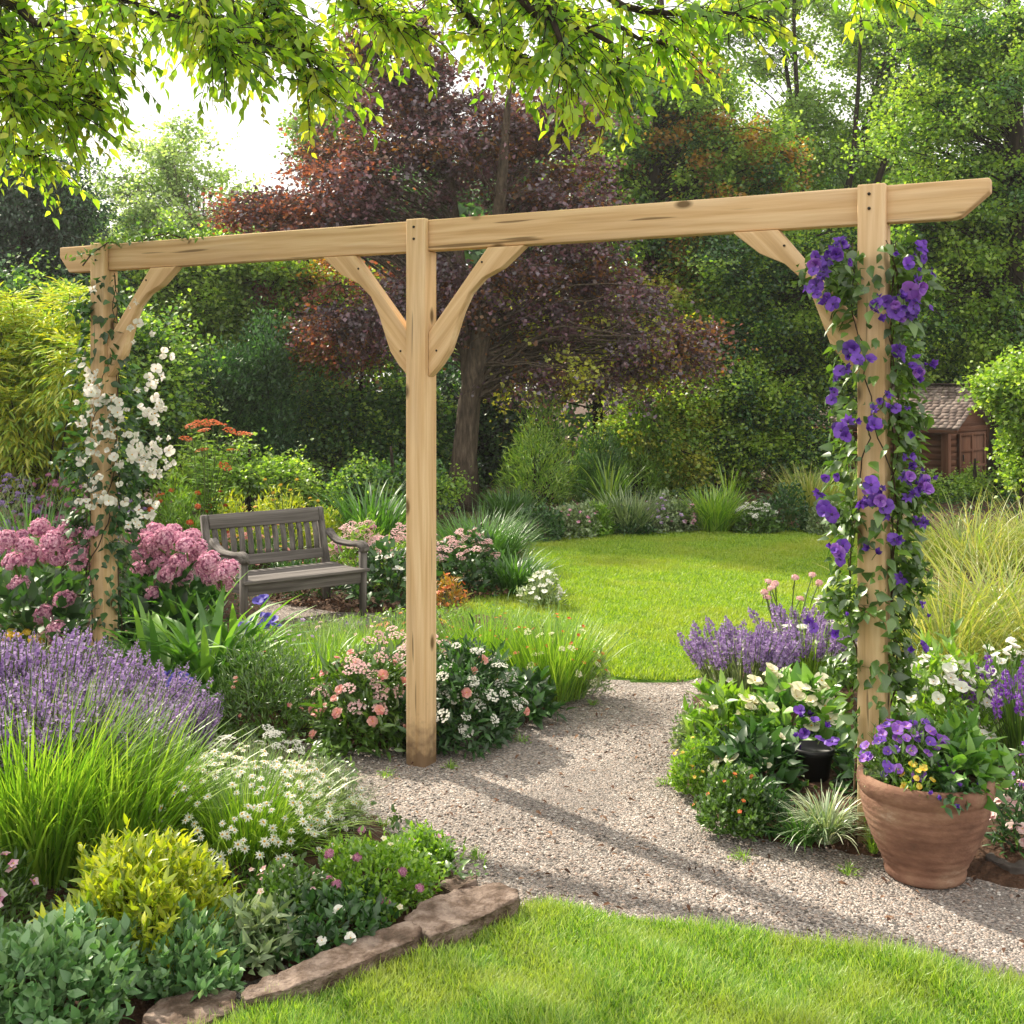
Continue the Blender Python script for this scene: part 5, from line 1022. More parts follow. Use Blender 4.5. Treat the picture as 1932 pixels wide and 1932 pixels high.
# seedlings and weeds that have strayed into the gravel
rng = np.random.default_rng(63)
sp = [(985, 1400, 'beside the white flowered mound'), (1120, 1330, 'at the corner where gravel and lawn meet'), (1255, 1480, 'before the yellow-specked edging mound'), (730, 1465, 'at the left foot of the middle post'), (850, 1450, 'at the right foot of the middle post'), (720, 1560, 'by the daisy mound'), (900, 1620, 'behind the pale edging stone'), (1400, 1620, 'in the gravel below the orange-specked mound'), (1030, 1715, 'where the gravel meets the front lawn'), (1600, 1650, 'left of the terracotta pot')]
for i, (x, y, l) in enumerate(sp):
    p = G(x, y); r = empty('grass_tuft', p); tag(r, 'tiny green weed tuft ' + l, 'weed', 'weeds strayed into the gravel'); mb = grassclump(.03, .045, 26, rng, .003, .6, 1.2, 1.2, 4); scatter(mb, T_OV4, np.column_stack([rng.normal(size=(14, 2)) * .02, rng.random(14) * .015 + .004]), rng.normal(size=(14, 3)) * [1, 1, .3], np.tile([0, 0, 1.], (14, 1)), .016); mb.build('foliage', LM['fresh'], r)
# ================================================================ BACKGROUND
M_bark = noisemat('bark_grey', [lin('#2e2721'), lin('#574b40'), lin('#7d6f60')], 9, 8, .95, .8, 22, stretch=(3, 3, .5), dist=.02)
M_barkd = noisemat('bark_dark', [lin('#16110d'), lin('#2c231c'), lin('#463a30')], 9, 6, .95, .5, 22, stretch=(3, 3, .6))
def tm(n, cols, tr=.35, g=.05): return leafmat(n, [lin(c) for c in cols], tr, g, .45)
F_conif = tm('needles_dark', ['#12261a', '#1d3a26', '#2e5234'], .15); F_conif2 = tm('needles_mid', ['#24462a', '#3a6438', '#54803e'], .2)
F_birch = tm('leaf_birch', ['#92ae68', '#aec886', '#c6dc9e'], .5); F_birch2 = tm('leaf_birch_b', ['#688a40', '#88a858'], .45)  # hazy glare put into the birch leaves as paler colour
F_g1 = tm('leaf_tree_green', ['#527a2c', '#80a63c', '#aac654'], .55); F_g2 = tm('leaf_tree_light', ['#6c922c', '#92b23c', '#b6cc58'], .48); F_g3 = tm('leaf_tree_deep', ['#2c502a', '#447036', '#628e46'], .44)
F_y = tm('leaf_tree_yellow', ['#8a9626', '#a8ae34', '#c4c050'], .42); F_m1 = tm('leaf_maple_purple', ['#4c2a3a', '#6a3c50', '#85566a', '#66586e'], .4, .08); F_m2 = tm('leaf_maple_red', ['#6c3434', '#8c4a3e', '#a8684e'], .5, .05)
F_m3 = tm('leaf_maple_bronze', ['#4c2e20', '#7a4a26', '#9a6a30'], .42, .05); F_m4 = tm('leaf_maple_shade', ['#301c2a', '#48283c', '#60485c'], .3, .1); F_or = tm('leaf_orange_brown', ['#8a5a20', '#a87a2c', '#b89a3a'], .45)  # leaf_maple_shade: darker copy of the purple leaf, shade put into its colour
F_gold = tm('leaf_elder_gold', ['#a0a81c', '#c0c42c', '#d8d656', '#94a824'], .45)
def at(px, Y): return np.array([(px - 966) * .53 * Y / FPX, Y, 0.])
def zh(py, Y): return EYE - (py - 715) * .53 * Y / FPX
def E(base, px, py, Y, rx, ry, rz, w): p = D(px, py, Y) - base; return (p[0], p[1], p[2], rx, ry, rz, w)
s17 = .53 / FPX
def ellspx(b, Y, L, dy=1.0):
    out = []
    for (px, py, wx, wy, w) in L:
        rx = wx * s17 * Y; rz = wy * s17 * Y; out.append(E(b, px, py, Y, rx, max(.5, min(rx, 2.5)) * dy, rz, w))
    return out
# purple maple: red tips and red-lit left edge put into leaf colour, olive on the low right boughs
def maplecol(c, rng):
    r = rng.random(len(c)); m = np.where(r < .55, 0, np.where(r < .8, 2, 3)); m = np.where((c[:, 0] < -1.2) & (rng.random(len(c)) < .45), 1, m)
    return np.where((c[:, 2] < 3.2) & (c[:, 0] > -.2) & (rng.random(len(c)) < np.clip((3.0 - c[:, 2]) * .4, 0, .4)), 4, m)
b = at(872, 15.0)
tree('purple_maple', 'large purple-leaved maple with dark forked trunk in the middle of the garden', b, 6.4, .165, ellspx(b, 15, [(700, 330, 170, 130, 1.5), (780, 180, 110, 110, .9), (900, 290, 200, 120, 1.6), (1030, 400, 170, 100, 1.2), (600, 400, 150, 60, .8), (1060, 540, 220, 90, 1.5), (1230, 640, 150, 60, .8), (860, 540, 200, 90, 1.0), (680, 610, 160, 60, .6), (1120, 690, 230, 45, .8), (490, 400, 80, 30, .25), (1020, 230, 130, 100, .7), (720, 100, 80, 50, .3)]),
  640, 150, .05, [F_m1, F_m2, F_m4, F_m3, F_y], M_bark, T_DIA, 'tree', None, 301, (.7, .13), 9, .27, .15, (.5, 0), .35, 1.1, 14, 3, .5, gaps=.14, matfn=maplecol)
# trees behind, left to right
def bgtree(label, px, Y, H, r0, L, ncl, lpc, leaf, mats, seed, bark=M_barkd, T=T_DIA, cl=(.6, .3), name='background_tree', group='trees closing the back of the garden', tw=7, fork=.25, lean=(0, 0), limbs=1, W=1.0, droop=.1, up=.3, cat='tree', dy=1.0, gaps=.22):
    b = at(px, Y); return tree(name, label, b, H, r0, ellspx(b, Y, L, dy), ncl, lpc, leaf, mats, bark, T, cat, group, seed, cl, tw, fork, droop, lean, up, W, 10, limbs, gaps=gaps)
bgtree('dark blue-green conifer at the left edge behind the golden shrub', 60, 17, 6.0, .2, [(60, 380, 130, 110, 1.3), (120, 470, 110, 110, 1.2), (10, 560, 150, 100, 1.2), (200, 540, 90, 70, .5)], 300, 260, .07, [F_conif, F_conif, F_conif2], 310, W=.5, droop=.6, cl=(.6, .22), name='conifer')
bgtree('airy pale green birch-like tree against the bright sky', 330, 23, 5.6, .06, [(330, 330, 100, 110, 1), (260, 400, 90, 100, .9), (400, 420, 110, 90, .9), (320, 250, 60, 40, .12), (300, 480, 130, 60, .7), (450, 480, 90, 60, .6)], 230, 100, .07, [F_birch, F_birch2, F_birch], 311, M_bark, cl=(.6, .5), limbs=4, fork=.15, up=.8)
bgtree('mid green tree rising behind the top of the purple maple', 650, 24, 9.5, .14, [(640, 180, 70, 90, .8), (600, 260, 60, 60, .4), (680, 120, 60, 50, .3)], 90, 150, .08, [F_birch2, F_g2], 312, M_bark)
bgtree('soft green rounded tree left of the maple, seen under the beam', 330, 17, 3.5, .1, [(300, 600, 110, 90, 1), (420, 590, 110, 90, 1), (360, 520, 110, 60, .7), (470, 500, 90, 60, .6)], 300, 210, .055, [F_g1, F_g2, F_g1], 313, W=1.1)
bgtree('yellow-green and bronze tinged tree between the left brace and the maple', 590, 17.5, 3.6, .1, [(580, 560, 100, 70, 1), (660, 640, 100, 70, 1), (540, 650, 90, 70, .8), (720, 560, 70, 60, .5)], 260, 200, .055, [F_g2, F_or, F_m2, F_g1], 314)
bgtree('dark narrow cypress behind the bench', 510, 15, 2.2, .06, [(500, 720, 50, 70, 1), (500, 820, 60, 90, 1.4)], 150, 240, .06, [F_g3, F_conif2], 315, W=.5, name='cypress', droop=-.8, cl=(.35, .45))
bgtree('dark narrow cypress left of the one behind the bench', 400, 14.5, 2.0, .06, [(400, 760, 60, 80, 1), (330, 800, 80, 90, 1.2)], 170, 240, .06, [F_g3, F_conif2], 316, W=.5, name='cypress', droop=-.8, cl=(.35, .45))
bgtree('deep green spreading shrub between the bench and the maple trunk', 680, 16, 2.0, .06, [(640, 790, 90, 60, 1), (740, 800, 90, 70, 1), (660, 870, 110, 60, 1), (780, 880, 90, 50, .7)], 300, 220, .05, [F_g3, F_g3, F_g1], 317, name='large_shrub', cat='shrub')
bgtree('green tree with bronze leaves behind the right half of the maple', 1230, 19, 8.5, .17, [(1180, 300, 130, 90, 1), (1300, 250, 150, 110, 1.3), (1400, 330, 130, 90, 1), (1250, 180, 130, 70, .8), (1330, 450, 150, 70, 1), (1180, 420, 110, 60, .7)], 440, 210, .06, [F_g1, F_g3, F_or, F_g1, F_g2], 318, cl=(.6, .25))
bgtree('open tall tree with sky showing between its dark limbs', 1540, 23, 11.0, .10, [(1450, 110, 130, 110, .7), (1600, 60, 150, 90, .8), (1560, 220, 150, 80, .9), (1480, 300, 130, 60, .8), (1650, 300, 130, 90, .9), (1380, 40, 100, 70, .5), (1700, 150, 110, 110, .8), (1720, 20, 130, 60, .8), (1820, 60, 120, 60, .6), (1460, 20, 130, 50, .6)], 420, 170, .07, [F_g1, F_g2, F_birch2], 319, limbs=5, fork=.25, cl=(.8, .22), up=.45, gaps=.3)
bgtree('tall leafy light green tree filling the upper right corner', 1900, 15.5, 9.0, .2, [(1900, 40, 150, 80, .9), (1780, 90, 110, 80, .6), (1900, 120, 170, 130, 1.3), (1800, 250, 150, 90, 1), (1950, 330, 150, 110, 1.2), (1850, 450, 160, 90, 1.2), (1780, 560, 120, 80, .9), (1920, 600, 130, 90, 1), (1730, 400, 110, 70, .6)], 640, 220, .05, [F_g1, F_g2, F_g1, F_g3], 320, cl=(.5, .22))
bgtree('dark green tree under the right brace', 1480, 18, 4.5, .14, [(1440, 520, 130, 80, 1), (1540, 600, 130, 90, 1.2), (1400, 640, 100, 80, 1), (1520, 720, 130, 80, 1), (1620, 500, 100, 80, .8)], 440, 210, .055, [F_g3, F_conif2, F_g1, F_g2], 321)
bgtree('deep green tree right of the clematis post above the shed', 1720, 20.5, 4.8, .14, [(1700, 560, 130, 90, 1), (1800, 640, 140, 70, 1), (1650, 680, 110, 70, .9), (1780, 700, 150, 40, .6)], 380, 200, .06, [F_g3, F_g1, F_g2], 322)
bgtree('golden-lit tree low behind the maple, right of the middle post', 1130, 19, 3.8, .1, [(1080, 600, 130, 80, 1), (1230, 590, 130, 80, 1), (1160, 690, 150, 50, 1), (1330, 560, 100, 90, .9), (960, 640, 100, 80, .8)], 360, 200, .06, [F_y, F_g1, F_or, F_g2], 323)  # golden light put into its yellow and orange leaf colours
bgtree('bright green leafy shrub at the right edge in front of the shed', 1935, 12.5, 1.7, .05, [(1965, 735, 65, 65, 1.2), (1950, 800, 50, 45, .7), (1995, 860, 70, 50, 1), (1900, 740, 30, 25, .2)], 300, 200, .045, [F_g2, F_g2, F_g1], 324, name='large_shrub', cat='shrub', dy=.9, cl=(.3, .2))
bgtree('grey-green loose shrub left of the shed', 1480, 17, 1.6, .05, [(1440, 790, 70, 60, 1), (1500, 850, 80, 50, 1), (1400, 850, 70, 50, .9), (1380, 760, 60, 50, .6)], 240, 200, .05, [F_g1, F_conif2, F_g2], 325, name='large_shrub', cat='shrub')
bgtree('round bright green shrub with yellow tops right of the maple trunk', 1240, 16.5, 1.5, .05, [(1240, 780, 70, 60, 1), (1200, 840, 80, 50, 1), (1270, 860, 60, 50, .8)], 240, 200, .05, [F_g2, F_g1, F_y], 326, name='large_shrub', cat='shrub')
bgtree('black-green hedge shrub behind the maple trunk', 880, 18.5, 1.8, .05, [(860, 800, 110, 80, 1), (960, 840, 90, 60, 1), (880, 890, 120, 50, 1)], 260, 200, .06, [F_g3, F_conif], 327, name='large_shrub', cat='shrub')
bgtree('dark shrub behind the lawn between the yellow-topped shrub and the loose one', 1330, 18, 1.6, .05, [(1320, 740, 80, 70, 1), (1330, 830, 90, 60, 1)], 220, 200, .05, [F_g3, F_g1, F_or], 328, name='large_shrub', cat='shrub')
bgtree('dense green shrub at the left behind the golden tree', 180, 13.5, 1.9, .05, [(220, 660, 90, 70, 1), (270, 760, 90, 80, 1), (250, 850, 90, 60, 1), (120, 800, 90, 70, 1)], 300, 200, .05, [F_g1, F_g3, F_g1], 329, name='large_shrub', cat='shrub')
# golden elder at the left
b = at(75, 10.2)
def elder(name, label, b, tips, mats, seed):
    rng = np.random.default_rng(seed); r = empty(name, b); tag(r, label, 'shrub'); tips = tips - b; m = len(tips); st = MB(); lv = MB()
    base = rng.normal(size=(m, 3)) * [.07, .07, 0]; PP = bez(base, base * .6 + tips * np.array([.35, .35, .55]), tips, 10); tubes(st, PP, np.tile(np.linspace(.016, .003, 10), (m, 1)), 6); st.build('stem', M_barkd, r, True)
    for q in range(m):
        tg = nrm(tips[q] - PP[q, 7]); nw = 15
        for w in range(nw):
            t = w / nw; c = tips[q] - tg * t * .62; k = 6; th = np.arange(k) * 1.047 + w * .7 + rng.random(); L = .05 + .13 * min(1, t * 4 + .25)
            Dr = np.stack([np.cos(th), np.sin(th), .9 - 1.3 * min(1, t * 2.5) + 0 * th], 1) + rng.normal(size=(k, 3)) * .15
            # each leaf stalk carries paired leaflets
            for e in range(4):
                B = c + nrm(Dr) * L * (.35 + e * .42); sd = np.stack([-np.sin(th), np.cos(th), 0 * th], 1)
                for sg in ((-1, 1) if e < 3 else (0,)):
                    scatter(lv, T_LANCE, B, Dr * .7 + sd * sg * .8 + [0, 0, -.15], np.tile([0, 0, 1.], (k, 1)) + rng.normal(size=(k, 3)) * .3, .10 * rng.uniform(.7, 1.15, k), .85, int(rng.choice([0, 0, 1, 2])))
    lv.build('crown', mats, r)
rng = np.random.default_rng(5); tp = []
for _ in range(78):
    x = rng.uniform(-110, 190); top = np.interp(x, [-110, -20, 20, 60, 100, 145, 190], [570, 575, 530, 585, 560, 535, 640]) + rng.normal() * 12; y = top + 230 * rng.random() ** 1.1; tp.append(D(x, y, 10.2 + rng.normal() * .4))
elder('golden_elder', 'golden-leaved shrub with dark bare stems at the left edge', b, np.array(tp), [F_g2, F_gold, F_y], 330)
# feathery upright junipers
def feather(label, px, pb, w, pt, mat, seed, n=5200, name='feathery_conifer'):
    p, R, H = PL(px, pb, w, pt, 0); rng = np.random.default_rng(seed); r = empty(name, p); tag(r, label, 'conifer', 'feathery bushes behind the lawn')
    P, u, _ = domepts(R, H, n, rng, .45, .5, 22); Dr = u * [.8, .8, .5] + [0, 0, .55] + .4 * rng.normal(size=(n, 3)); mb = MB(); scatter(mb, T_LANCE, P, Dr, u + .4 * rng.normal(size=(n, 3)), .10 * rng.uniform(.5, 1.2, n), .6)
    mb.build('foliage', mat, r); st = MB(); Q, _, _ = domepts(R * .7, H * .8, 12, rng); tubes(st, np.stack([Q * [.1, .1, 0], Q * [.5, .5, .5], Q], 1), np.tile([.03, .018, .008], (12, 1)), 5); st.build('stem', M_barkd, r)
feather('bright green feathery upright bush right of the maple trunk', 1015, 960, 175, 745, [LM['blade']], 340)
feather('low dark feathery bush behind the spiky plant', 1130, 955, 120, 810, [LM['bladed']], 341)
feather('broad feathery bush with yellow top in the middle of the far bed', 1210, 945, 140, 740, [LM['fresh']], 342)
# border plants along the far edge of the lawn
def bm_(label, spec, kind, mat, seed, fl=()): 
    f = bl(.012, 520, spread=.9, curve=1.1, base=.6) if kind == 'g' else dm(T_OV4, .045, 1500, up=.5, lump=.3)
    plant('border_mound' if kind != 'g' else 'border_grass', label, 'border plant', spec, f, fl, 'plants edging the far side of the lawn', seed, fmat=[LM[mat], M_stem])
bm_('dark green rounded mound at the left start of the far border', (1015, 1018, 110, 950), 'm', 'dark', 350); bm_('second mound from the left in the far border, purplish and grassy', (1085, 1010, 110, 945), 'm', 'grey', 351, [([five[0]], [P_mauve, P_eye, M_stem], 30, .04, 'dome')])
bm_('yellow-green mound left of the buff grass in the far border', (1120, 1008, 80, 950), 'm', 'fresh', 352); bm_('buff green grassy mound in the far border below the spiky plant', (1185, 1003, 130, 925), 'g', 'grey', 353)
bm_('dark round mound under the buff grassy one in the far border', (1190, 1004, 100, 955), 'm', 'dark', 354); bm_('pale lilac tinged mound right of the buff grass in the far border', (1255, 1000, 100, 930), 'm', 'grey', 355, [([five[0]], [P_lav, P_eye, M_stem], 40, .045, 'dome')])
bm_('pink flecked mound before the bright green grass in the far border', (1290, 1000, 70, 945), 'm', 'grey', 356, [([five[0]], [P_pink, P_eye, M_stem], 24, .05, 'dome')]); bm_('bright green grass fountain in the far border', (1345, 1000, 110, 915), 'g', 'blade', 357)
bm_('white topped round mound in the far border', (1425, 1002, 95, 948), 'm', 'mid', 358, [([umbel[0]], [P_white, M_stem], 36, .07, 'top', 'flower_head')]); bm_('dark green round shrub in the far border right of the white topped mound', (1480, 998, 110, 905), 'm', 'dark', 359)
bm_('tan feathery grass behind the dark round shrub in the far border', (1530, 975, 130, 880), 'g', 'bladeg', 360); bm_('grey-green mound touching the clematis post in the far border', (1560, 1005, 100, 935), 'm', 'grey', 361)
bm_('green grassy mound left of the shed in the far border', (1600, 960, 130, 870), 'g', 'blade', 362); bm_('green filler grass behind the fine blue-green clump', (960, 985, 120, 920), 'g', 'bladed', 363)
plant('spiky_plant', 'spiky green plant with long arching blades in the far bed', 'border plant', (1150, 960, 130, 865), bl(.025, 60, spread=1.1, curve=.7, base=.2, lens=True), (), None, 364, fmat=[LM['blade']])
plant('spiky_plant', 'thin tuft of tall blades standing above the bright green border grass', 'border plant', (1375, 965, 60, 870), bl(.02, 24, spread=.8, curve=.6, base=.2, lens=True), (), None, 365, fmat=[LM['blade']])
# far off woodland mass
rng = np.random.default_rng(77); wood = MB()
n = 90000; px = rng.uniform(-500, 2500, n); Y = rng.uniform(26, 31, n)
top = np.interp(px, [-500, 0, 200, 480, 620, 800, 1000, 1200, 1600, 2500], [300, 330, 430, 440, 420, 300, 230, 200, 330, 250]); hgt = EYE - (top - 715) * .53 * Y / FPX
ncl = 900; cx = rng.uniform(-500, 2500, ncl); cY = rng.uniform(26, 31, ncl); ct = EYE - (np.interp(cx, [-500, 0, 200, 480, 620, 800, 1000, 1200, 1600, 2500], [300, 330, 450, 450, 420, 300, 230, 200, 360, 250]) - 715) * .53 * cY / FPX
cz = ct * rng.random(ncl) ** .7; cp = np.stack([(cx - 966) * .53 * cY / FPX, cY, cz], 1); k = n // ncl; P = np.repeat(cp, k, 0) + unit(ncl * k, rng) * rng.random((ncl * k, 1)) ** .4 * [1.1, 1.1, .7]
scatter(wood, T_DIA, P, rng.normal(size=P.shape), rng.normal(size=P.shape) + [0, -.3, .8], rng.uniform(.12, .26, len(P)), 1.2); tag(wood.build('distant_wood', F_g3), 'dense dark woodland closing the view far behind the garden', 'woodland', kind='stuff')

# ================================================================ OVERHANGING TREE (trunk stands left of the view)
OL = [tm('leaf_overhead', ['#7ea62a', '#a0c236', '#bed64a'], .72, .03), tm('leaf_overhead_dark', ['#5c8822', '#7aa42c'], .64, .04), tm('leaf_overhead_yellow', ['#a4b42c', '#c2c844'], .6, .04)]
ob = np.array([-3.3, 5.2, 0]); otr = empty('overhanging_tree', ob); tag(otr, 'leafy branches of a near tree hanging into the top of the view', 'tree')
ow = MB(); tr_top = np.array([-3.1, 5.1, 4.2]); tube(ow, np.array([[-3.3, 5.2, -.2], [-3.25, 5.2, 1.4], [-3.2, 5.1, 2.8], tr_top, [-3.0, 5.0, 5.4]]) - ob, [.2, .16, .14, .12, .07], 12)
BR_ = [  # branch lines: photo positions with their own distance
 [(-140, -150, 5.6), (0, 40, 5.3), (110, 150, 5.1), (190, 250, 5.0), (215, 300, 4.9)], [(-140, 100, 5.2), (0, 190, 5.0), (90, 250, 4.9), (160, 310, 4.8)], [(-100, -60, 4.8), (60, 40, 4.7), (170, 100, 4.6), (200, 130, 4.6)],
 [(-120, 230, 5.8), (10, 330, 5.6), (70, 385, 5.6), (120, 395, 5.6)], [(-50, -120, 5.2), (150, -20, 5.0), (300, 30, 5.0), (400, 40, 5.0)], [(200, -160, 5.4), (420, -40, 5.2), (470, 90, 5.1), (560, 170, 5.0), (620, 235, 4.9)],
 [(350, -120, 5.2), (520, 0, 5.0), (560, 90, 4.9), (600, 180, 4.9)], [(300, -150, 4.6), (380, -30, 4.5), (400, 70, 4.5), (430, 130, 4.5)], [(400, -140, 4.8), (640, -30, 4.7), (720, 50, 4.7), (800, 70, 4.7)],
 [(560, -150, 5.2), (840, -20, 5.0), (900, 60, 4.9), (960, 120, 4.9), (1010, 170, 4.8)], [(600, -170, 4.8), (960, -20, 4.6), (1080, 60, 4.6), (1150, 130, 4.6), (1190, 190, 4.6)], [(700, -170, 5.0), (1080, -40, 4.8), (1200, 20, 4.8), (1330, 30, 4.8), (1460, 40, 4.9)],
 [(760, -170, 5.4), (1000, -30, 5.2), (1110, 40, 5.2), (1220, 90, 5.1), (1280, 120, 5.1)], [(900, -200, 5.0), (1300, -80, 5.0), (1560, -70, 5.0), (1690, -5, 5.0)], [(500, -150, 5.4), (650, -40, 5.3), (700, 30, 5.2), (760, 80, 5.2)],
 [(-60, -60, 4.9), (20, 100, 4.9), (60, 200, 4.8), (120, 280, 4.8)], [(-150, -20, 5.4), (-20, 130, 5.3), (80, 170, 5.2), (150, 200, 5.2)], [(820, -180, 4.7), (1010, -30, 4.6), (1060, 90, 4.5), (1080, 180, 4.5)],
 [(-60, -160, 5.5), (250, -60, 5.3), (340, -10, 5.3), (330, 60, 5.3)], [(250, -180, 5.0), (480, -60, 5.0), (500, 40, 5.0), (480, 110, 4.9)], [(700, -200, 5.2), (900, -60, 5.1), (980, 20, 5.1), (1080, 30, 5.0)], [(-200, 60, 4.6), (-40, 160, 4.6), (30, 230, 4.6), (60, 300, 4.6)]]
rng = np.random.default_rng(91); lv = MB(); cnt = 0
def crv(pts, k):
    pts = np.array(pts); s = np.linspace(0, len(pts) - 1, k); return np.stack([np.interp(s, range(len(pts)), pts[:, j]) for j in range(3)], 1)
segs_ = []
for bi, line in enumerate(BR_):
    pts = [D(p[0] - (25 if p[1] > 200 and p[0] < 260 else 0), p[1] - max(0, min(60, (p[1] - 20) * .28)) - (35 if p[0] < 220 and p[1] > 180 else 0), p[2]) for p in line]; start = tr_top + np.array([0, 0, rng.uniform(-.5, 1.0)]); first = pts[0]
    lead = bez(start[None], (start * .5 + first * .5 + [0, 0, .35])[None], first[None], 6)[0]
    P = np.vstack([lead[:-1], crv(pts, 12)]); P = P + rng.normal(size=P.shape) * .012; tube(ow, P - ob, np.linspace(.035, .0035, len(P)), 6)
    Q = crv(pts, 60)[6:]; Q = Q + 0; tg = nrm(np.gradient(Q, axis=0))
    m = 84; ii = rng.integers(0, len(Q), m); d = nrm(tg[ii] * .8 + rng.normal(size=(m, 3)) * 1.0 + [0, 0, -.05]); l = rng.uniform(.06, .30, m)
    t0 = Q[ii] + rng.normal(size=(m, 3)) * .012; t1 = t0 + d * l[:, None]; t1[:, 2] -= l * .18; TP = np.stack([t0, (t0 + t1) / 2 + [0, 0, .015], t1], 1); tubes(ow, TP - ob, np.tile([.0028, .002, .0012], (m, 1)), 4)
    for j in range(m):
        k = max(3, int(l[j] / .026)); tt = (np.arange(k) + .6) / k; B = t0[j] + (t1[j] - t0[j]) * tt[:, None]; sd = nrm(np.cross(d[j], [0, 0, 1.])); sg = np.where(np.arange(k) % 2, 1., -1.)[:, None]
        Dr = sd * sg * .9 + d[j] * .7 + np.array([0, 0, -.55]) + rng.normal(size=(k, 3)) * .35; Nn = np.array([0, 0, 1.]) + rng.normal(size=(k, 3)) * .5
        mi = int(rng.choice([0, 0, 1, 2])); scatter(lv, T_OV, B - ob, Dr, Nn, rng.uniform(.034, .070, k), 1.0, mi)
# unseen crown added above the frame to break the sun into patches on the gravel
for (cx_, cy_, cz_, r_, nn) in [(-3.2, 4.4, 5.0, .9, 420), (-2.6, 3.6, 4.4, .8, 350), (-3.8, 4.9, 5.2, .8, 350)]:
    P = np.array([cx_, cy_, cz_]) + unit(nn, rng) * rng.random((nn, 1)) ** .45 * r_ * [1, 1, .6]; scatter(lv, T_OV, P - ob, rng.normal(size=(nn, 3)) + [0, 0, -.5], rng.normal(size=(nn, 3)) * .5 + [0, 0, 1], rng.uniform(.06, .1, nn), 1.05, 0)
    tube(ow, bez(tr_top[None], ((tr_top + [cx_, cy_, cz_]) / 2 + [0, 0, .2])[None], np.array([[cx_, cy_, cz_ + .1]]), 7)[0] - ob, np.linspace(.05, .012, 7), 6)
ow.build('trunk', M_barkd, otr, True); lv.build('leaves', OL, otr)
bgtree('mid green bush filling the gap behind the orange flower heads', 470, 12.5, .9, .03, [(440, 900, 70, 40, 1), (530, 910, 80, 40, 1), (380, 900, 60, 50, .8)], 150, 180, .04, [F_g1, F_g2, F_g1], 331, name='large_shrub', cat='shrub', cl=(.25, .2))
bgtree('low dark bush between the bench back and the maple trunk', 740, 13, .9, .03, [(700, 920, 90, 40, 1), (800, 920, 70, 40, 1)], 130, 180, .04, [F_g3, F_g1], 332, name='large_shrub', cat='shrub', cl=(.25, .2))
bgtree('green weeping bush at the left edge below the conifer', 20, 15, 2.2, .05, [(20, 600, 120, 70, 1), (150, 610, 90, 60, 1), (60, 700, 120, 80, 1)], 220, 190, .055, [F_g3, F_g1, F_conif2], 333, name='large_shrub', cat='shrub')

bgtree('leafy bush at the foot of the shed wall behind the golden grass', 1840, 15.5, .6, .03, [(1780, 925, 70, 25, 1), (1880, 925, 80, 28, 1), (1960, 920, 60, 30, 1)], 130, 170, .04, [F_g2, F_g1], 334, name='large_shrub', cat='shrub', cl=(.22, .15))
# low growth that knits the beds together
def carpet(px, n, mat, rng, T=T_OV4, s=.028, h=.07):
    P = rand_in(poly(px), n, rng); cl_ = np.array([_noise.noise(Vector((p[0] * 3, p[1] * 3, 2.))) for p in P]); P = P[cl_ > -.15]; n = len(P); return scatter(MB(), T, np.column_stack([P, .045 + rng.random(n) * h]), rng.normal(size=(n, 3)) + [0, 0, .6], rng.normal(size=(n, 3)) * .5 + [0, 0, 1], s * rng.uniform(.5, 1.3, n))
rng = np.random.default_rng(44)
for nm, n, mat in (('front_bed', 16000, 'mid'), ('left_bed', 12000, 'dark'), ('centre_bed', 9000, 'fresh'), ('right_bed', 14000, 'mid'), ('back_bed', 16000, 'dark'), ('bench_bed', 9000, 'mid')):
    Q = BEDS[nm]; big = nm in ('back_bed',)
    tag(carpet(Q, n, mat, rng, s=.03 if not big else .06, h=.06 if not big else .15).build('low_ground_cover', LM[mat]), 'low leafy ground cover filling the soil of the ' + dict(front_bed='front left bed behind the edging stones', left_bed='left bed around the hydrangeas', centre_bed='middle bed round the centre post', right_bed='right bed beside the clematis post', back_bed='far bed beyond the lawn', bench_bed='bed around the bench')[nm], 'ground cover', kind='stuff')
# ================================================================ LIGHT + CAMERA
SUN_AZ, SUN_EL = -42.0, 42.0      # degrees from the view direction (negative = left), height
sv = Vector((math.sin(math.radians(SUN_AZ)) * math.cos(math.radians(SUN_EL)), math.cos(math.radians(SUN_AZ)) * math.cos(math.radians(SUN_EL)), math.sin(math.radians(SUN_EL))))
sun = bpy.data.lights.new('sun', 'SUN'); sun.energy = 4.4; sun.angle = math.radians(1.2); sun.color = (1, .91, .74)
so = bpy.data.objects.new('sun', sun); C.objects.link(so); so.rotation_euler = sv.to_track_quat('Z', 'Y').to_euler()
wd = bpy.data.worlds.new('World'); bpy.context.scene.world = wd; wd.use_nodes = True; nt = wd.node_tree; nt.nodes.clear()
wo = nt.nodes.new('ShaderNodeOutputWorld'); bg = nt.nodes.new('ShaderNodeBackground'); bg.inputs[1].default_value = .13
sk = nt.nodes.new('ShaderNodeTexSky'); sk.sky_type = 'NISHITA'; sk.sun_disc = False; sk.sun_elevation = math.radians(SUN_EL); sk.sun_rotation = math.radians(SUN_AZ)
sk.dust_density = 3; sk.air_density = 1
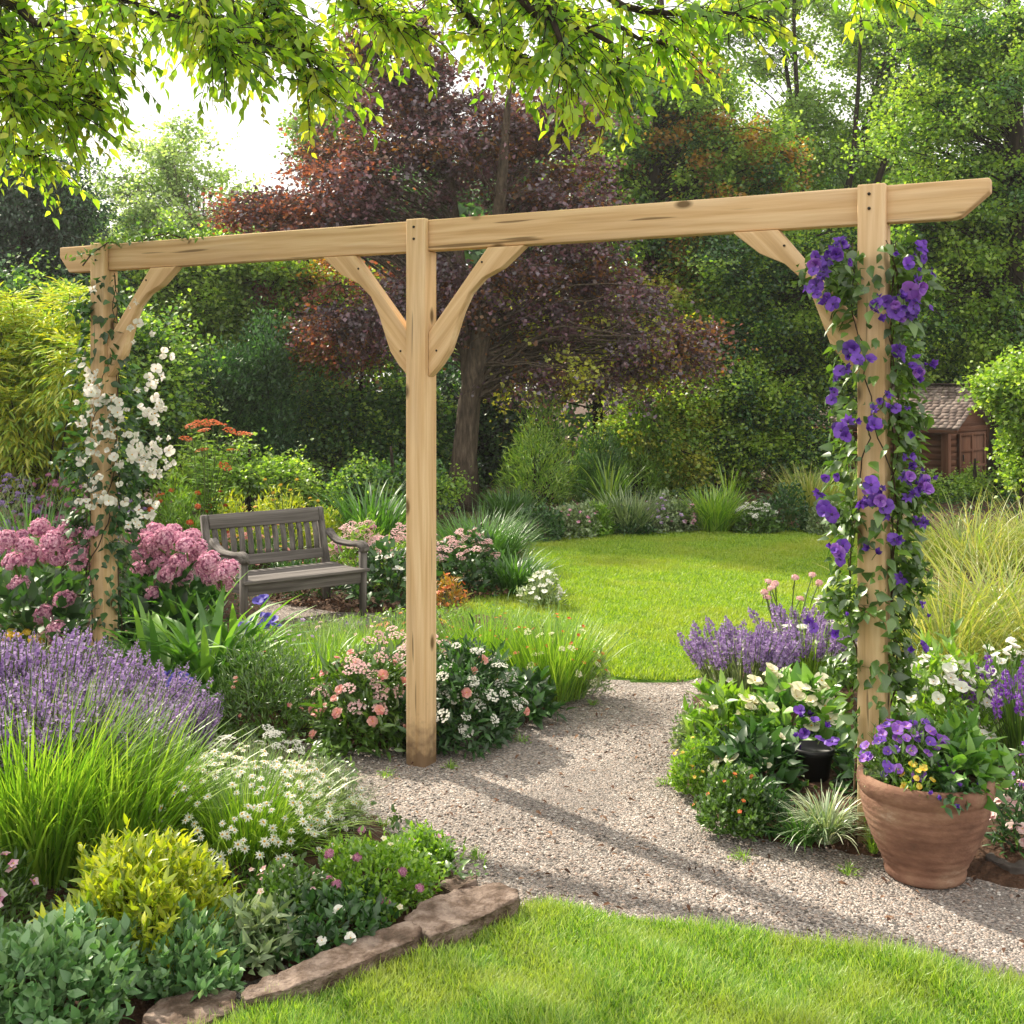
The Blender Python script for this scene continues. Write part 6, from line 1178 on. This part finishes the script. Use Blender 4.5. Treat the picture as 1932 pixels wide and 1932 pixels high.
tc = nt.nodes.new('ShaderNodeTexCoord'); cn = nt.nodes.new('ShaderNodeTexNoise'); cn.inputs['Scale'].default_value = 2.2; cn.inputs['Detail'].default_value = 5
nt.links.new(tc.outputs['Generated'], cn.inputs[0])
mr = nt.nodes.new('ShaderNodeMapRange'); mr.inputs[1].default_value = .35; mr.inputs[2].default_value = .6; mr.inputs[3].default_value = .7; mr.inputs[4].default_value = .95
nt.links.new(cn.outputs[0], mr.inputs[0])
mx = nt.nodes.new('ShaderNodeMix'); mx.data_type = 'RGBA'; nt.links.new(mr.outputs[0], mx.inputs[0]); nt.links.new(sk.outputs[0], mx.inputs[6]); mx.inputs[7].default_value = (8.0, 7.7, 7.0, 1)
nt.links.new(mx.outputs[2], bg.inputs[0]); nt.links.new(bg.outputs[0], wo.inputs[0])
cam = bpy.data.cameras.new('camera'); co = bpy.data.objects.new('camera', cam); C.objects.link(co)
co.location = (0, 0, EYE); co.rotation_euler = (math.radians(90), 0, 0); cam.sensor_width = 36; cam.lens = FPX / 1024 * 36
cam.shift_y = -133 / 1024; cam.clip_end = 600; cam.clip_start = .05
sc = bpy.context.scene; sc.camera = co
sc.view_settings.view_transform = 'Standard'; sc.view_settings.look = 'None'; sc.view_settings.gamma = 1; sc.view_settings.exposure = .85
sc.cycles.max_bounces = 5; sc.cycles.diffuse_bounces = 3; sc.cycles.transmission_bounces = 4; sc.cycles.transparent_max_bounces = 4; sc.cycles.glossy_bounces = 2
sc.cycles.caustics_reflective = False; sc.cycles.caustics_refractive = False

# thin summer haze
def haze(dens):
    m = bpy.data.materials.new('haze'); m.use_nodes = True; t = m.node_tree; t.nodes.clear(); o = t.nodes.new('ShaderNodeOutputMaterial'); v = t.nodes.new('ShaderNodeVolumePrincipled')
    v.inputs['Color'].default_value = (.98, 1, .97, 1); v.inputs['Density'].default_value = dens; v.inputs['Anisotropy'].default_value = .55; t.links.new(v.outputs[0], o.inputs['Volume'])
    mb = MB(); box(mb, (0, 15, 7), (96, 110, 16.2)); h = mb.build('haze', m); tag(h, 'thin pale summer haze filling the garden air', 'haze', kind='stuff')
haze(.0010)
